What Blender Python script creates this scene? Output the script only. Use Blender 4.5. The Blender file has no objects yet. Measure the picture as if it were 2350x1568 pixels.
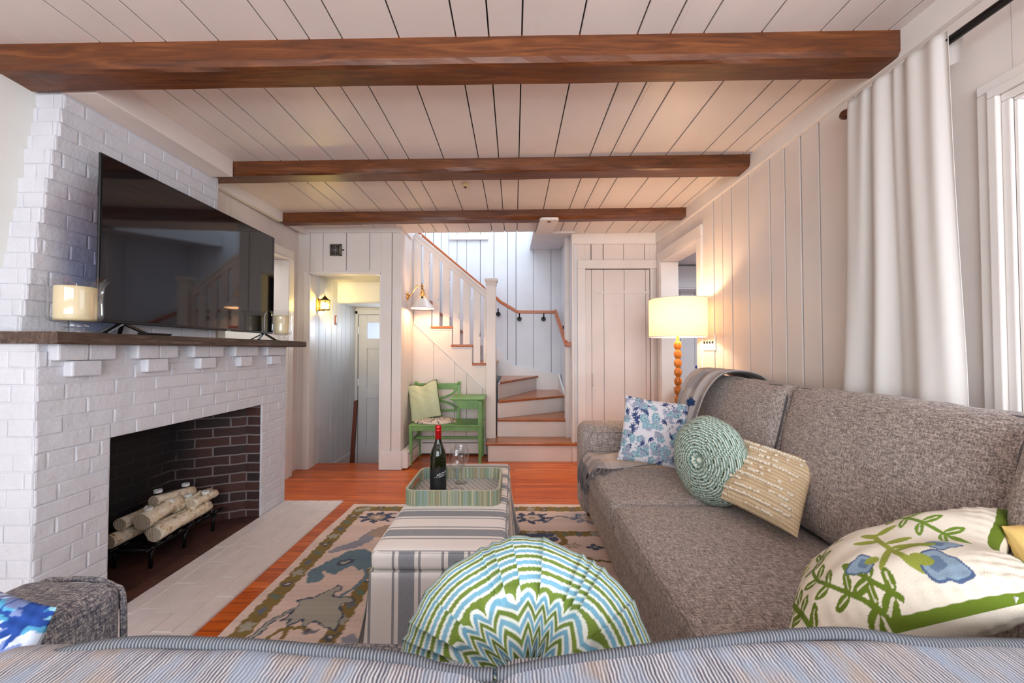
import bpy, bmesh, math, random
import numpy as np
from mathutils import Vector, Matrix, Euler
random.seed(7)
R = math.radians
SC = bpy.context.scene
COL = SC.collection

# ---------------------------------------------------------------- camera
cam_d = bpy.data.cameras.new('camera'); cam = bpy.data.objects.new('camera', cam_d); COL.objects.link(cam)
cam.location = (0, 0, 1.234)
cam.rotation_euler = (R(91.21), 0, R(0.32))
cam_d.sensor_width = 36; cam_d.lens = 900 / 2350 * 36
cam_d.clip_start = 0.02
cam_d.dof.use_dof = True; cam_d.dof.focus_distance = 2.6; cam_d.dof.aperture_fstop = 7
SC.camera = cam
# ---------------------------------------------------------------- world, exposure
SC.view_settings.view_transform = 'Standard'; SC.view_settings.look = 'None'
SC.view_settings.gamma = 1; SC.view_settings.use_curve_mapping = False
SC.view_settings.exposure = 0.93
w = bpy.data.worlds.new('World'); SC.world = w; w.use_nodes = True
wn = w.node_tree; bg = wn.nodes['Background']
bg.inputs[0].default_value = (0.72, 0.84, 1.0, 1); bg.inputs[1].default_value = 1.25

def lamp(name, kind, loc, power, color, size=None, rot=None, radius=None, spread=None):
    d = bpy.data.lights.new(name, kind); d.energy = power; d.color = color
    if size: d.shape = 'RECTANGLE'; d.size, d.size_y = size
    if radius is not None: d.shadow_soft_size = radius
    if spread: d.spread = R(spread)
    o = bpy.data.objects.new(name, d); o.location = loc
    if rot: o.rotation_euler = [R(a) for a in rot]
    COL.objects.link(o); return o
# daylight entering by the windows of the room and the rooms beyond it
lamp('daylight_right_window', 'AREA', (1.80, 0.45, 1.42), 8, (0.86, 0.93, 1.0), (1.4, 1.25), (0, 90, 0))
lamp('daylight_rear_window', 'AREA', (-0.2, -2.25, 1.45), 94, (0.9, 0.95, 1.0), (3.0, 1.7), (90, 0, 0))
lamp('daylight_upstairs', 'AREA', (-0.4, 5.2, 4.4), 30, (0.72, 0.84, 1.0), (2.0, 1.2), (0, 0, 0))
lamp('daylight_entry', 'AREA', (-1.5, 5.45, 1.55), 9, (0.75, 0.87, 1.0), (0.5, 0.3), (-100, 0, 20))
lamp('daylight_kitchen', 'AREA', (2.6, 3.6, 2.2), 16, (0.85, 0.92, 1.0), (1.0, 1.0), (0, 0, 0))
lamp('daylight_side_room', 'AREA', (-3.0, 3.4, 2.3), 8, (1.0, 0.95, 0.95), (1.0, 1.0), (0, 0, 0))

# ---------------------------------------------------------------- helpers
def tag(o, label=None, cat=None, group=None, kind=None):
    if label: o['label'] = label
    if cat: o['category'] = cat
    if group: o['group'] = group
    if kind: o['kind'] = kind
    return o
def thing(name, label, cat, loc=(0, 0, 0), rotz=0, group=None):
    o = bpy.data.objects.new(name, None); COL.objects.link(o); o.empty_display_size = 0.05
    o.location = loc; o.rotation_euler = (0, 0, rotz)
    return tag(o, label, cat, group)
def abs_loc(o):
    v = Vector((0, 0, 0))
    while o is not None:
        v += o.location; o = o.parent
    return v
def copy_tree(o, parent=None):
    c = o.copy(); COL.objects.link(c); c.parent = parent
    for ch in [x for x in SC.objects if x.parent == o]: copy_tree(ch, c)
    return c

class MB:
    def __init__(s):
        s.v = []; s.f = []; s.m = []; s.c = None; s.uv = []
    def add(s, vs, fs, m=0, uv=None):
        b = len(s.v); s.v += [tuple(p) for p in vs]
        for i, f in enumerate(fs):
            s.f.append(tuple(b + k for k in f)); s.m.append(m)
            s.uv.append(uv[i] if uv else None)
        return s
    def hexa(s, p, m=0):
        return s.add(p, [(0, 3, 2, 1), (4, 5, 6, 7), (0, 1, 5, 4), (1, 2, 6, 5), (2, 3, 7, 6), (3, 0, 4, 7)], m)
    def box(s, x0, x1, y0, y1, z0, z1, m=0):
        return s.hexa([(x0, y0, z0), (x1, y0, z0), (x1, y1, z0), (x0, y1, z0), (x0, y0, z1), (x1, y0, z1), (x1, y1, z1), (x0, y1, z1)], m)
    def obox(s, c, sz, M=None, m=0):
        a, b, d = sz[0] / 2, sz[1] / 2, sz[2] / 2; c = Vector(c)
        P = [Vector(q) for q in [(-a, -b, -d), (a, -b, -d), (a, b, -d), (-a, b, -d), (-a, -b, d), (a, -b, d), (a, b, d), (-a, b, d)]]
        if M is not None: P = [M @ q for q in P]
        return s.hexa([c + q for q in P], m)
    def bar(s, a, b, w, t, up=(0, 0, 1), m=0):
        a = Vector(a); b = Vector(b); d = (b - a).normalized(); u = Vector(up)
        sx = d.cross(u).normalized(); uu = sx.cross(d).normalized()
        P = []
        for q in (a, b):
            P.append([q - sx * w / 2 - uu * t / 2, q + sx * w / 2 - uu * t / 2, q + sx * w / 2 + uu * t / 2, q - sx * w / 2 + uu * t / 2])
        return s.add(P[0] + P[1], [(0, 3, 2, 1), (4, 5, 6, 7), (0, 1, 5, 4), (1, 2, 6, 5), (2, 3, 7, 6), (3, 0, 4, 7)], m)
    def prism(s, poly, axis, a, b, m=0):
        def P(p, h):
            return {'x': (h, p[0], p[1]), 'y': (p[0], h, p[1]), 'z': (p[0], p[1], h)}[axis]
        n = len(poly)
        vs = [P(p, a) for p in poly] + [P(p, b) for p in poly]
        fs = [tuple(range(n))[::-1], tuple(range(n, 2 * n))] + [(i, (i + 1) % n, n + (i + 1) % n, n + i) for i in range(n)]
        return s.add(vs, fs, m)
    def tube(s, pts, r, n=10, m=0, cap=True, close=False):
        pts = [Vector(p) for p in pts]; k = len(pts)
        rr = r if hasattr(r, '__len__') else [r] * k
        t0 = None; rings = []
        for i in range(k):
            if close: d = pts[(i + 1) % k] - pts[i - 1]
            else: d = pts[min(i + 1, k - 1)] - pts[max(i - 1, 0)]
            d.normalize()
            if t0 is None:
                t0 = d.orthogonal().normalized()
            else:
                t0 = (t0 - d * t0.dot(d)).normalized()
            b = d.cross(t0)
            rings.append([pts[i] + (t0 * math.cos(2 * math.pi * j / n) + b * math.sin(2 * math.pi * j / n)) * rr[i] for j in range(n)])
        vs = [p for g in rings for p in g]
        fs = []
        for i in range(k if close else k - 1):
            i2 = (i + 1) % k
            for j in range(n):
                fs.append((i * n + j, i * n + (j + 1) % n, i2 * n + (j + 1) % n, i2 * n + j))
        if cap and not close: fs += [tuple(range(n))[::-1], tuple((k - 1) * n + j for j in range(n))]
        return s.add(vs, fs, m)
    def lathe(s, prof, c=(0, 0, 0), n=32, m=0, M=None):
        c = Vector(c); vs = []; fs = []
        for r, z in prof:
            for j in range(n):
                a = 2 * math.pi * j / n
                q = Vector((r * math.cos(a), r * math.sin(a), z))
                if M is not None: q = M @ q
                vs.append(c + q)
        for i in range(len(prof) - 1):
            for j in range(n):
                fs.append((i * n + j, i * n + (j + 1) % n, (i + 1) * n + (j + 1) % n, (i + 1) * n + j))
        return s.add(vs, fs, m)
    def ball(s, c, r, n=16, m=0, sc=(1, 1, 1)):
        k = n // 2; prof = [(max(1e-5, r * math.sin(math.pi * i / k)), -r * math.cos(math.pi * i / k)) for i in range(k + 1)]
        return s.lathe(prof, c, n, m, Matrix.Diagonal(sc))
    def grid(s, fn, nu, nv, m=0, flip=False, uvfn=None):
        vs = [fn(i / nu, j / nv) for j in range(nv + 1) for i in range(nu + 1)]
        fs = []
        for j in range(nv):
            for i in range(nu):
                a = j * (nu + 1) + i
                q = (a, a + 1, a + nu + 2, a + nu + 1)
                fs.append(q[::-1] if flip else q)
        return s.add(vs, fs, m)
    def build(s, name, mats, parent=None, smooth=False, bevel=0, seg=2, angle=None, solid=0, subsurf=0, weld=False):
        me = bpy.data.meshes.new(name)
        off = abs_loc(parent) if parent is not None else Vector((0, 0, 0))
        me.from_pydata([(p[0] - off.x, p[1] - off.y, p[2] - off.z) for p in s.v], [], s.f)
        if not isinstance(mats, (list, tuple)): mats = [mats]
        for q in mats: me.materials.append(q)
        me.polygons.foreach_set('material_index', s.m)
        if any(u is not None for u in s.uv):
            ul = me.uv_layers.new(name='UVMap')
            for p, u in zip(me.polygons, s.uv):
                if u:
                    for k, li in enumerate(p.loop_indices): ul.data[li].uv = u[k]
        if s.c is not None:
            ca = me.color_attributes.new('Col', 'FLOAT_COLOR', 'POINT')
            arr = np.ones((len(s.v), 4), dtype=np.float32); arr[:, :3] = s.c
            ca.data.foreach_set('color', arr.ravel())
        if smooth: me.polygons.foreach_set('use_smooth', [True] * len(me.polygons))
        me.update()
        o = bpy.data.objects.new(name, me); COL.objects.link(o)
        if weld:
            bm = bmesh.new(); bm.from_mesh(me); bmesh.ops.remove_doubles(bm, verts=bm.verts, dist=1e-5); bmesh.ops.recalc_face_normals(bm, faces=bm.faces); bm.to_mesh(me); bm.free()
        if parent is not None: o.parent = parent
        if solid:
            q = o.modifiers.new('Solid', 'SOLIDIFY'); q.thickness = solid; q.offset = 0
        if bevel:
            q = o.modifiers.new('Bevel', 'BEVEL'); q.width = bevel; q.segments = seg; q.limit_method = 'ANGLE'; q.angle_limit = R(40); q.use_clamp_overlap = True
        if subsurf:
            q = o.modifiers.new('Sub', 'SUBSURF'); q.levels = subsurf; q.render_levels = subsurf
        return o

# ---------------------------------------------------------------- materials
def srgb(r, g, b):
    f = lambda c: (c / 255 / 12.92) if c / 255 <= .04045 else ((c / 255 + .055) / 1.055) ** 2.4
    return (f(r), f(g), f(b), 1)
class NT:
    def __init__(s, name):
        s.mat = bpy.data.materials.new(name); s.mat.use_nodes = True
        s.t = s.mat.node_tree; s.b = s.t.nodes['Principled BSDF']; s.out = s.t.nodes['Material Output']
    def n(s, typ, **kw):
        q = s.t.nodes.new(typ)
        for k, v in kw.items():
            if k.startswith('i_'):
                key = k[2:]; key = int(key) if key.isdigit() else key.replace('_', ' ')
                q.inputs[key].default_value = v
            else: setattr(q, k, v)
        return q
    def l(s, a, b): s.t.links.new(a, b)
    def coord(s, scale=(1, 1, 1), kind='Object', rot=(0, 0, 0)):
        tc = s.n('ShaderNodeTexCoord'); mp = s.n('ShaderNodeMapping'); mp.inputs['Scale'].default_value = scale
        mp.inputs['Rotation'].default_value = rot
        s.l(tc.outputs[kind], mp.inputs['Vector']); return mp.outputs[0]
    def noise(s, vec, scale, detail=3, rough=.5, dist=0):
        q = s.n('ShaderNodeTexNoise'); q.inputs['Scale'].default_value = scale; q.inputs['Detail'].default_value = detail
        q.inputs['Roughness'].default_value = rough; q.inputs['Distortion'].default_value = dist
        s.l(vec, q.inputs['Vector']); return q.outputs['Fac']
    def ramp(s, fac, stops, interp='LINEAR'):
        q = s.n('ShaderNodeValToRGB'); q.color_ramp.interpolation = interp
        e = q.color_ramp.elements
        while len(e) < len(stops): e.new(0.5)
        for k, (p, c) in enumerate(stops): e[k].position = p; e[k].color = c if len(c) == 4 else (*c, 1)
        s.l(fac, q.inputs[0]); return q.outputs[0]
    def mix(s, fac, a, b, mode='MIX'):
        q = s.n('ShaderNodeMix', data_type='RGBA', blend_type=mode)
        for sock, v in ((q.inputs[0], fac), (q.inputs[6], a), (q.inputs[7], b)):
            if hasattr(v, 'is_linked') or isinstance(v, bpy.types.NodeSocket): s.l(v, sock)
            else: sock.default_value = v
        return q.outputs[2]
    def math(s, op, a, b=None):
        q = s.n('ShaderNodeMath', operation=op)
        for k, v in enumerate((a, b)):
            if v is None: continue
            if isinstance(v, bpy.types.NodeSocket): s.l(v, q.inputs[k])
            else: q.inputs[k].default_value = v
        return q.outputs[0]
    def bump(s, h, strength=.3, dist=.01):
        q = s.n('ShaderNodeBump'); q.inputs['Strength'].default_value = strength; q.inputs['Distance'].default_value = dist
        s.l(h, q.inputs['Height']); s.l(q.outputs[0], s.b.inputs['Normal']); return q
    def fin(s, color=None, rough=.5, metal=0, **kw):
        if color is not None:
            if isinstance(color, bpy.types.NodeSocket): s.l(color, s.b.inputs['Base Color'])
            else: s.b.inputs['Base Color'].default_value = color
        if isinstance(rough, bpy.types.NodeSocket): s.l(rough, s.b.inputs['Roughness'])
        else: s.b.inputs['Roughness'].default_value = rough
        s.b.inputs['Metallic'].default_value = metal
        for k, v in kw.items(): s.b.inputs[k.replace('_', ' ')].default_value = v
        return s.mat
def paint(name, c, rough=.45, var=.04, bump=.15, bscale=30):
    t = NT(name); v = t.coord((1, 1, 1)); f = t.noise(v, 3, 4)
    d = tuple(x * (1 - var * 2) for x in c[:3]) + (1,)
    col = t.ramp(f, [(.3, d), (.7, c)])
    t.bump(t.noise(v, bscale, 4), bump, .002)
    return t.fin(col, rough)
def plain(name, c, rough=.5, metal=0, **kw): 
    t = NT(name); v = t.coord(); f = t.noise(v, 12, 3)
    d = tuple(x * .9 for x in c[:3]) + (1,)
    return t.fin(t.ramp(f, [(.35, d), (.65, c)]), rough, metal, **kw)
def wood(name, c1, c2, axis='x', rough=.4, scale=1, bump=.2, c3=None):
    t = NT(name); sc = {'x': (1.2, 14, 14), 'y': (14, 1.2, 14), 'z': (14, 14, 1.2)}[axis]
    v = t.coord(tuple(a * scale for a in sc)); f = t.noise(v, 2.2, 7, .62, 1.2)
    big = t.noise(t.coord((1, 1, 1)), 2.5, 2)
    col = t.ramp(f, [(.25, c1), (.52, c2), (.75, c3 or c2)])
    col = t.mix(t.math('MULTIPLY', big, .35), col, c1)
    t.bump(f, bump, .004)
    return t.fin(col, rough)
def vcol(name, rough=.8, weave=600, wb=.25, sheen=0):
    t = NT(name); a = t.n('ShaderNodeVertexColor'); a.layer_name = 'Col'
    v = t.coord((1, 1, 1)); f = t.noise(v, weave, 2)
    col = t.mix(t.math('MULTIPLY', f, .14), a.outputs[0], (.05, .05, .05, 1), 'MULTIPLY')
    t.bump(f, wb, .002)
    return t.fin(col, rough)
def glass(name, color=(1, 1, 1, 1), ior=1.45, rough=0):
    t = NT(name); return t.fin(color, rough, 0, Transmission_Weight=1.0, IOR=ior)
def pane_glass(name):
    t = NT(name); tr = t.n('ShaderNodeBsdfTransparent'); gl = t.n('ShaderNodeBsdfGlossy'); gl.inputs['Roughness'].default_value = .02
    fr = t.n('ShaderNodeLayerWeight'); fr.inputs[0].default_value = .5; mx = t.n('ShaderNodeMixShader')
    t.l(t.math('ADD', t.math('MULTIPLY', t.math('POWER', fr.outputs['Facing'], 4), .5), .03), mx.inputs[0]); t.l(tr.outputs[0], mx.inputs[1]); t.l(gl.outputs[0], mx.inputs[2]); t.l(mx.outputs[0], t.out.inputs[0])
    return t.mat
def emis(name, c, s):
    # frosted bulb: glows and lets its own filament light through
    t = NT(name); e = t.n('ShaderNodeEmission'); e.inputs[0].default_value = c; e.inputs[1].default_value = s; tr = t.n('ShaderNodeBsdfTransparent'); ad = t.n('ShaderNodeAddShader')
    t.l(e.outputs[0], ad.inputs[0]); t.l(tr.outputs[0], ad.inputs[1]); t.l(ad.outputs[0], t.out.inputs[0]); return t.mat
def tweed(name, lo, hi, mid=None, sc=1.0, rough=.95):
    t = NT(name)
    a = t.noise(t.coord((60 * sc, 420 * sc, 420 * sc)), 1, 3, .6)
    b = t.noise(t.coord((420 * sc, 60 * sc, 420 * sc)), 1, 3, .6)
    c = t.noise(t.coord((420 * sc, 420 * sc, 60 * sc)), 1, 3, .6)
    m = t.math('MAXIMUM', t.math('MAXIMUM', a, b), c)
    n2 = t.math('MINIMUM', t.math('MINIMUM', a, b), c)
    f = t.math('ADD', t.math('MULTIPLY', m, .5), t.math('MULTIPLY', n2, .5))
    col = t.ramp(f, [(.40, lo), (.5, mid or tuple((p + q) / 2 for p, q in zip(lo, hi))), (.60, hi)])
    t.bump(f, .5, .003)
    return t.fin(col, rough, 0, Sheen_Weight=.1)
M = {}
M['white'] = paint('white_painted_wood', srgb(226, 217, 211), .42)
M['white_cool'] = paint('cool_white_painted_wood', srgb(222, 222, 224), .42)
M['gap'] = plain('board_gap', (.012, .010, .009, 1), .9)
M['trim'] = paint('white_trim_paint', srgb(232, 226, 221), .35)
M['plaster'] = paint('plaster', srgb(228, 228, 222), .7, .02, .25, 60)
M['black_metal'] = plain('black_iron', (.012, .012, .013, 1), .38, .6)
M['black_plastic'] = plain('black_plastic', (.01, .01, .011, 1), .3)
M['brass'] = plain('brass', (.72, .42, .14, 1), .25, 1)
M['old_brass'] = plain('aged_brass', (.20, .12, .04, 1), .4, 1)
M['chrome'] = plain('satin_metal', (.6, .6, .6, 1), .3, 1)
M['beam'] = wood('stained_beam_wood', srgb(58, 29, 11), srgb(104, 55, 22), 'x', .42, 1.0, .35, srgb(140, 82, 40))
M['tread'] = wood('orange_tread_wood', srgb(120, 60, 26), srgb(172, 98, 50), 'x', .25, .7, .1, srgb(196, 122, 70))
M['oak_rail'] = wood('orange_rail_wood', srgb(140, 64, 20), srgb(190, 98, 40), 'x', .3, 1, .1, srgb(204, 118, 56))
M['lamp_wood'] = wood('lamp_wood', srgb(150, 76, 18), srgb(206, 122, 40), 'z', .3, 1, .08, srgb(220, 140, 60))
M['mantel'] = wood('mantel_wood', srgb(40, 27, 20), srgb(88, 68, 56), 'y', .7, 1.6, .8, srgb(132, 114, 100))
M['dark_post'] = wood('dark_post_wood', srgb(50, 20, 10), srgb(96, 46, 26), 'z', .4)

def hx(o): return o
# painted brick: geometry gives the courses, the shader only the paint's grain
def brickpaint(name, c, painted_shade=False):
    t = NT(name); v = t.coord(); f = t.noise(v, 9, 6, .65); g = t.noise(v, 60, 5, .6)
    t.bump(t.math('ADD', f, t.math('MULTIPLY', g, .35)), .55, .012)
    col = t.ramp(f, [(.3, tuple(x * .92 for x in c[:3]) + (1,)), (.65, c)])
    if painted_shade:
        # dark shade painted into bricks beside the television, slate blue low, mauve higher up
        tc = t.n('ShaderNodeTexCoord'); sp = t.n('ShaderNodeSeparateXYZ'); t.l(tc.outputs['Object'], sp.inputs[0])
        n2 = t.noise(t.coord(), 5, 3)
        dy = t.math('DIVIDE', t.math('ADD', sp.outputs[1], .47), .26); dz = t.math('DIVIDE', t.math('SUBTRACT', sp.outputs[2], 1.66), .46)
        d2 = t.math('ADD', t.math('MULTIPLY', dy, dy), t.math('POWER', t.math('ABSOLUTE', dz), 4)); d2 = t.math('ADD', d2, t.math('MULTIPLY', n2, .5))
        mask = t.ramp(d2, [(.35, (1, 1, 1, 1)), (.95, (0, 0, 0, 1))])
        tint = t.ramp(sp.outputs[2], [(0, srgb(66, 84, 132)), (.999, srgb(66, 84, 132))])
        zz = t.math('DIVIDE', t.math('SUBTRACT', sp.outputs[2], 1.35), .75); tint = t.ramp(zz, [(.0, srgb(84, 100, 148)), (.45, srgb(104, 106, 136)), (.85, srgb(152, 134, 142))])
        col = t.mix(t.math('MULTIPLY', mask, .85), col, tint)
    return t.fin(col, .5)
M['brick_white'] = brickpaint('white_painted_brick', srgb(208, 209, 215))
M['brick_shaded'] = brickpaint('white_painted_brick_with_painted_shade', srgb(208, 209, 215), True)
M['hearth_white'] = brickpaint('white_painted_hearth', srgb(222, 210, 206))
def firebrick():
    t = NT('sooty_firebrick'); tc = t.n('ShaderNodeTexCoord')
    nz = t.n('ShaderNodeTexNoise'); nz.inputs['Scale'].default_value = 9; t.l(tc.outputs['UV'], nz.inputs['Vector'])
    vm = t.n('ShaderNodeVectorMath', operation='SCALE'); vm.inputs['Scale'].default_value = .012; t.l(nz.outputs['Color'], vm.inputs[0])
    va = t.n('ShaderNodeVectorMath', operation='ADD'); t.l(tc.outputs['UV'], va.inputs[0]); t.l(vm.outputs[0], va.inputs[1])
    br = t.n('ShaderNodeTexBrick'); t.l(va.outputs[0], br.inputs['Vector'])
    br.inputs['Scale'].default_value = 1; br.inputs['Brick Width'].default_value = .205; br.inputs['Row Height'].default_value = .068
    br.inputs['Mortar Size'].default_value = .006; br.inputs['Mortar Smooth'].default_value = .25; br.inputs['Bias'].default_value = 0
    br.inputs['Color1'].default_value = srgb(74, 42, 35); br.inputs['Color2'].default_value = srgb(38, 25, 27); br.inputs['Mortar'].default_value = srgb(122, 112, 112)
    n1 = t.noise(tc.outputs['Object'], 2.6, 4, .6)
    sep = t.n('ShaderNodeSeparateXYZ'); t.l(tc.outputs['Object'], sep.inputs[0])
    # soot stain deposited on the back of the box above the grate
    dy = t.math('MULTIPLY', t.math('ABSOLUTE', t.math('ADD', sep.outputs[1], .05)), -.9); dx = t.math('MULTIPLY', sep.outputs[0], -.7); dz = t.math('MULTIPLY', sep.outputs[2], .35)
    n1 = t.math('ADD', t.math('MULTIPLY', n1, .8), t.math('ADD', t.math('ADD', dy, dx), dz))
    soot = t.ramp(n1, [(.36, (0, 0, 0, 1)), (.62, (1, 1, 1, 1))])
    col = t.mix(t.math('MULTIPLY', soot, .93), br.outputs['Color'], (.008, .008, .010, 1))
    t.bump(t.math('SUBTRACT', t.noise(va.outputs[0], 40, 5), br.outputs['Fac']), .5, .01)
    return t.fin(col, .75)
M['firebrick'] = firebrick()
def firefloor():
    t = NT('firebox_floor_brick'); v = t.coord(); f = t.noise(v, 5, 7, .65, .8)
    br = t.n('ShaderNodeTexBrick'); mp = t.coord((1, 1, 1), rot=(0, 0, math.pi / 2)); t.l(mp, br.inputs['Vector'])
    br.inputs['Scale'].default_value = 1; br.inputs['Brick Width'].default_value = .21; br.inputs['Row Height'].default_value = .1
    br.inputs['Mortar Size'].default_value = .004; br.inputs['Color1'].default_value = srgb(104, 62, 50); br.inputs['Color2'].default_value = srgb(74, 44, 38); br.inputs['Mortar'].default_value = srgb(50, 34, 30)
    col = t.mix(t.ramp(f, [(.35, (0, 0, 0, 1)), (.65, (.75, .75, .75, 1))]), br.outputs['Color'], srgb(48, 30, 26))
    t.bump(f, .6, .01); return t.fin(col, .6)
M['firefloor'] = firefloor()
def floorwood():
    t = NT('orange_pine_floor'); v = t.coord()
    br = t.n('ShaderNodeTexBrick'); t.l(v, br.inputs['Vector'])
    br.inputs['Scale'].default_value = 1; br.inputs['Brick Width'].default_value = 2.3; br.inputs['Row Height'].default_value = .062
    br.inputs['Mortar Size'].default_value = .0012; br.inputs['Mortar Smooth'].default_value = .1
    br.offset_frequency = 3; br.offset = .37
    br.inputs['Color1'].default_value = (0, 0, 0, 1); br.inputs['Color2'].default_value = (1, 1, 1, 1); br.inputs['Mortar'].default_value = (.5, .5, .5, 1)
    g = t.noise(t.coord((1.1, 22, 22)), 2, 7, .6, .8)
    base = t.ramp(br.outputs['Color'], [(0, srgb(188, 84, 20)), (.5, srgb(214, 102, 30)), (1, srgb(226, 118, 44))])
    col = t.mix(t.ramp(g, [(.38, (.8, .8, .8, 1)), (.6, (0, 0, 0, 1))]), base, srgb(158, 62, 14))
    col = t.mix(br.outputs['Fac'], col, srgb(60, 22, 8))
    t.bump(t.math('SUBTRACT', t.math('MULTIPLY', g, .15), br.outputs['Fac']), .25, .002)
    return t.fin(col, .33, 0, Coat_Weight=.08, Coat_Roughness=.12, Specular_IOR_Level=.35)
M['floor'] = floorwood()

# ================================================================ ROOM SHELL
def zc(x): return 2.495 + .0115 * (x + 2.15)

def struct(mb, name, mats, parent=None, **kw):
    o = mb.build(name, mats, parent, **kw)
    if parent is None: o['kind'] = 'structure'
    return o

def board_wall(name, p0, p1, z0, z1, grooves, holes=(), mat='white', th=.022, gap=.0055, back=.06, side=1, bevel=.002, smooth_from=None):
    """vertical boards from p0 to p1; grooves are distances along; holes (s0,s1,z0,z1); side=+1: room lies to the left of p0->p1"""
    p0 = Vector((p0[0], p0[1], 0)); p1 = Vector((p1[0], p1[1], 0)); L = (p1 - p0).length; d = (p1 - p0) / L
    n = Vector((-d.y, d.x, 0)) * side
    gs = [g for g in grooves if 0 < g < L]
    cuts = sorted(set([0, L] + gs + [c for h in holes for c in (h[0], h[1]) if 0 < c < L]))
    mb = MB()
    def slab(s0, s1, za, zb, na, nb, m):
        P = [p0 + d * s0 + n * na, p0 + d * s1 + n * na, p0 + d * s1 + n * nb, p0 + d * s0 + n * nb]
        mb.hexa([(q.x, q.y, za) for q in P] + [(q.x, q.y, zb) for q in P], m)
    for a, b in zip(cuts[:-1], cuts[1:]):
        mid = (a + b) / 2; zs = [(z0, z1)]
        for h in holes:
            if h[0] < mid < h[1]:
                nz = []
                for (u, v) in zs:
                    if h[2] > u: nz.append((u, min(v, h[2])))
                    if h[3] < v: nz.append((max(u, h[3]), v))
                zs = nz
        ga = gap * (0.5 + random.random()) / 2 if a in gs else 0; gb = gap * (0.5 + random.random()) / 2 if b in gs else 0
        off = random.uniform(-.0012, .0012)
        for (u, v) in zs:
            if v - u < .005: continue
            slab(a + ga, b - gb, u, v, -th, off, 0)
            slab(a, b, u, v, -back, -th, 0)
            if a in gs: slab(a - gap * .75, a + gap * .75, u, v, -th - .001, -th + .014, 1)
    return struct(mb, name, [M[mat], M['gap']], bevel=bevel, seg=1)

# floor
fb = MB(); fb.box(-2.35, 3.6, -2.2, 4.29, -.08, 0); fb.box(-1.3, 3.6, 4.29, 6.1, -.08, 0)
fb.box(-3.6, -2.35, 2.4, 4.4, -.08, 0)
struct(fb, 'floor', M['floor'])
# ceiling: painted boards running away from the camera
gx = [(p - 1180) * .002883 for p in (588, 637, 682, 758, 842, 888, 935, 1016, 1097, 1144, 1191, 1273, 1355, 1402, 1449, 1531, 1614, 1660, 1710)]
cuts = sorted(gx + [-2.35, -2.0, -1.82, -1.17, .66, 1.65])
cb = MB()
for a, b in zip(cuts[:-1], cuts[1:]):
    mid = (a + b) / 2; ye = 4.25 if -1.17 < mid < .66 else 4.5
    ga = .0032 if a in gx else 0; gb = .0032 if b in gx else 0
    segs = [(-2.2, 1.0), (1.0, ye)]
    for (u, v) in [(-2.2, ye)]:
        cb.hexa([(a + ga, u, zc(a)), (b - gb, u, zc(b)), (b - gb, v, zc(b)), (a + ga, v, zc(a)), (a + ga, u, zc(a) + .02), (b - gb, u, zc(b) + .02), (b - gb, v, zc(b) + .02), (a + ga, v, zc(a) + .02)])
        cb.hexa([(a, u, zc(a) + .02), (b, u, zc(b) + .02), (b, v, zc(b) + .02), (a, v, zc(a) + .02), (a, u, 2.75), (b, u, 2.75), (b, v, 2.75), (a, v, 2.75)], 0)
        if a in gx: cb.hexa([(a - .004, u, zc(a) + .009), (a + .004, u, zc(a) + .009), (a + .004, v - .01, zc(a) + .009), (a - .004, v - .01, zc(a) + .009), (a - .004, u, zc(a) + .021), (a + .004, u, zc(a) + .021), (a + .004, v - .01, zc(a) + .021), (a - .004, v - .01, zc(a) + .021)], 1)
struct(cb, 'ceiling', [M['white'], M['gap']], bevel=.0015, seg=1)
# upper landing slab over the entry nook and over the closet
ub = MB(); ub.box(-2.4, -1.25, 4.25, 6.1, 2.62, 2.75); ub.box(.72, 3.6, 4.5, 6.2, 2.62, 2.75)
struct(ub, 'ceiling_upper', M['white_cool'])

# exposed beams
def beam(name, y0, y1, drop, label, x0=-2.2, x1=1.59):
    t = MB(); n = 70; rnd = random.Random(name + label)
    prof = [(y0, .02), (y0, -drop + .022), (y0 + .012, -drop + .004), (y0 + .03, -drop), (y1 - .02, -drop), (y1, -drop + .015), (y1, .02)]
    off = [[0, 0] for _ in prof]; vs = []
    ph = [rnd.uniform(0, 6) for _ in prof]
    for i in range(n + 1):
        x = x0 + (x1 - x0) * i / n
        for k, (y, z) in enumerate(prof):
            wob = .003 * math.sin(x * 3.1 + ph[k]) + .0018 * math.sin(x * 11 + ph[k] * 2) + rnd.uniform(-.0008, .0008)
            vs.append((x, y + (wob if 0 < k < 6 else 0), zc(x) + z + (wob if 0 < k < 6 else 0)))
    m = len(prof); fs = [(i * m + k, i * m + k + 1, (i + 1) * m + k + 1, (i + 1) * m + k) for i in range(n) for k in range(m - 1)]
    fs += [tuple(range(m)), tuple(n * m + k for k in range(m))[::-1]]
    t.add(vs, fs); o = t.build(name, M['beam'])
    return tag(o, label, 'beam', 'stained ceiling beams')
beam('ceiling_beam', 1.58, 1.735, .107, 'brown stained ceiling beam nearest the camera, its end by the curtain top')
beam('ceiling_beam', 2.595, 2.76, .085, 'brown stained ceiling beam in the middle, above the television top', -2.12)
beam('ceiling_beam', 3.57, 3.70, .085, 'brown stained ceiling beam farthest away, just before the staircase', -2.16)

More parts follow.
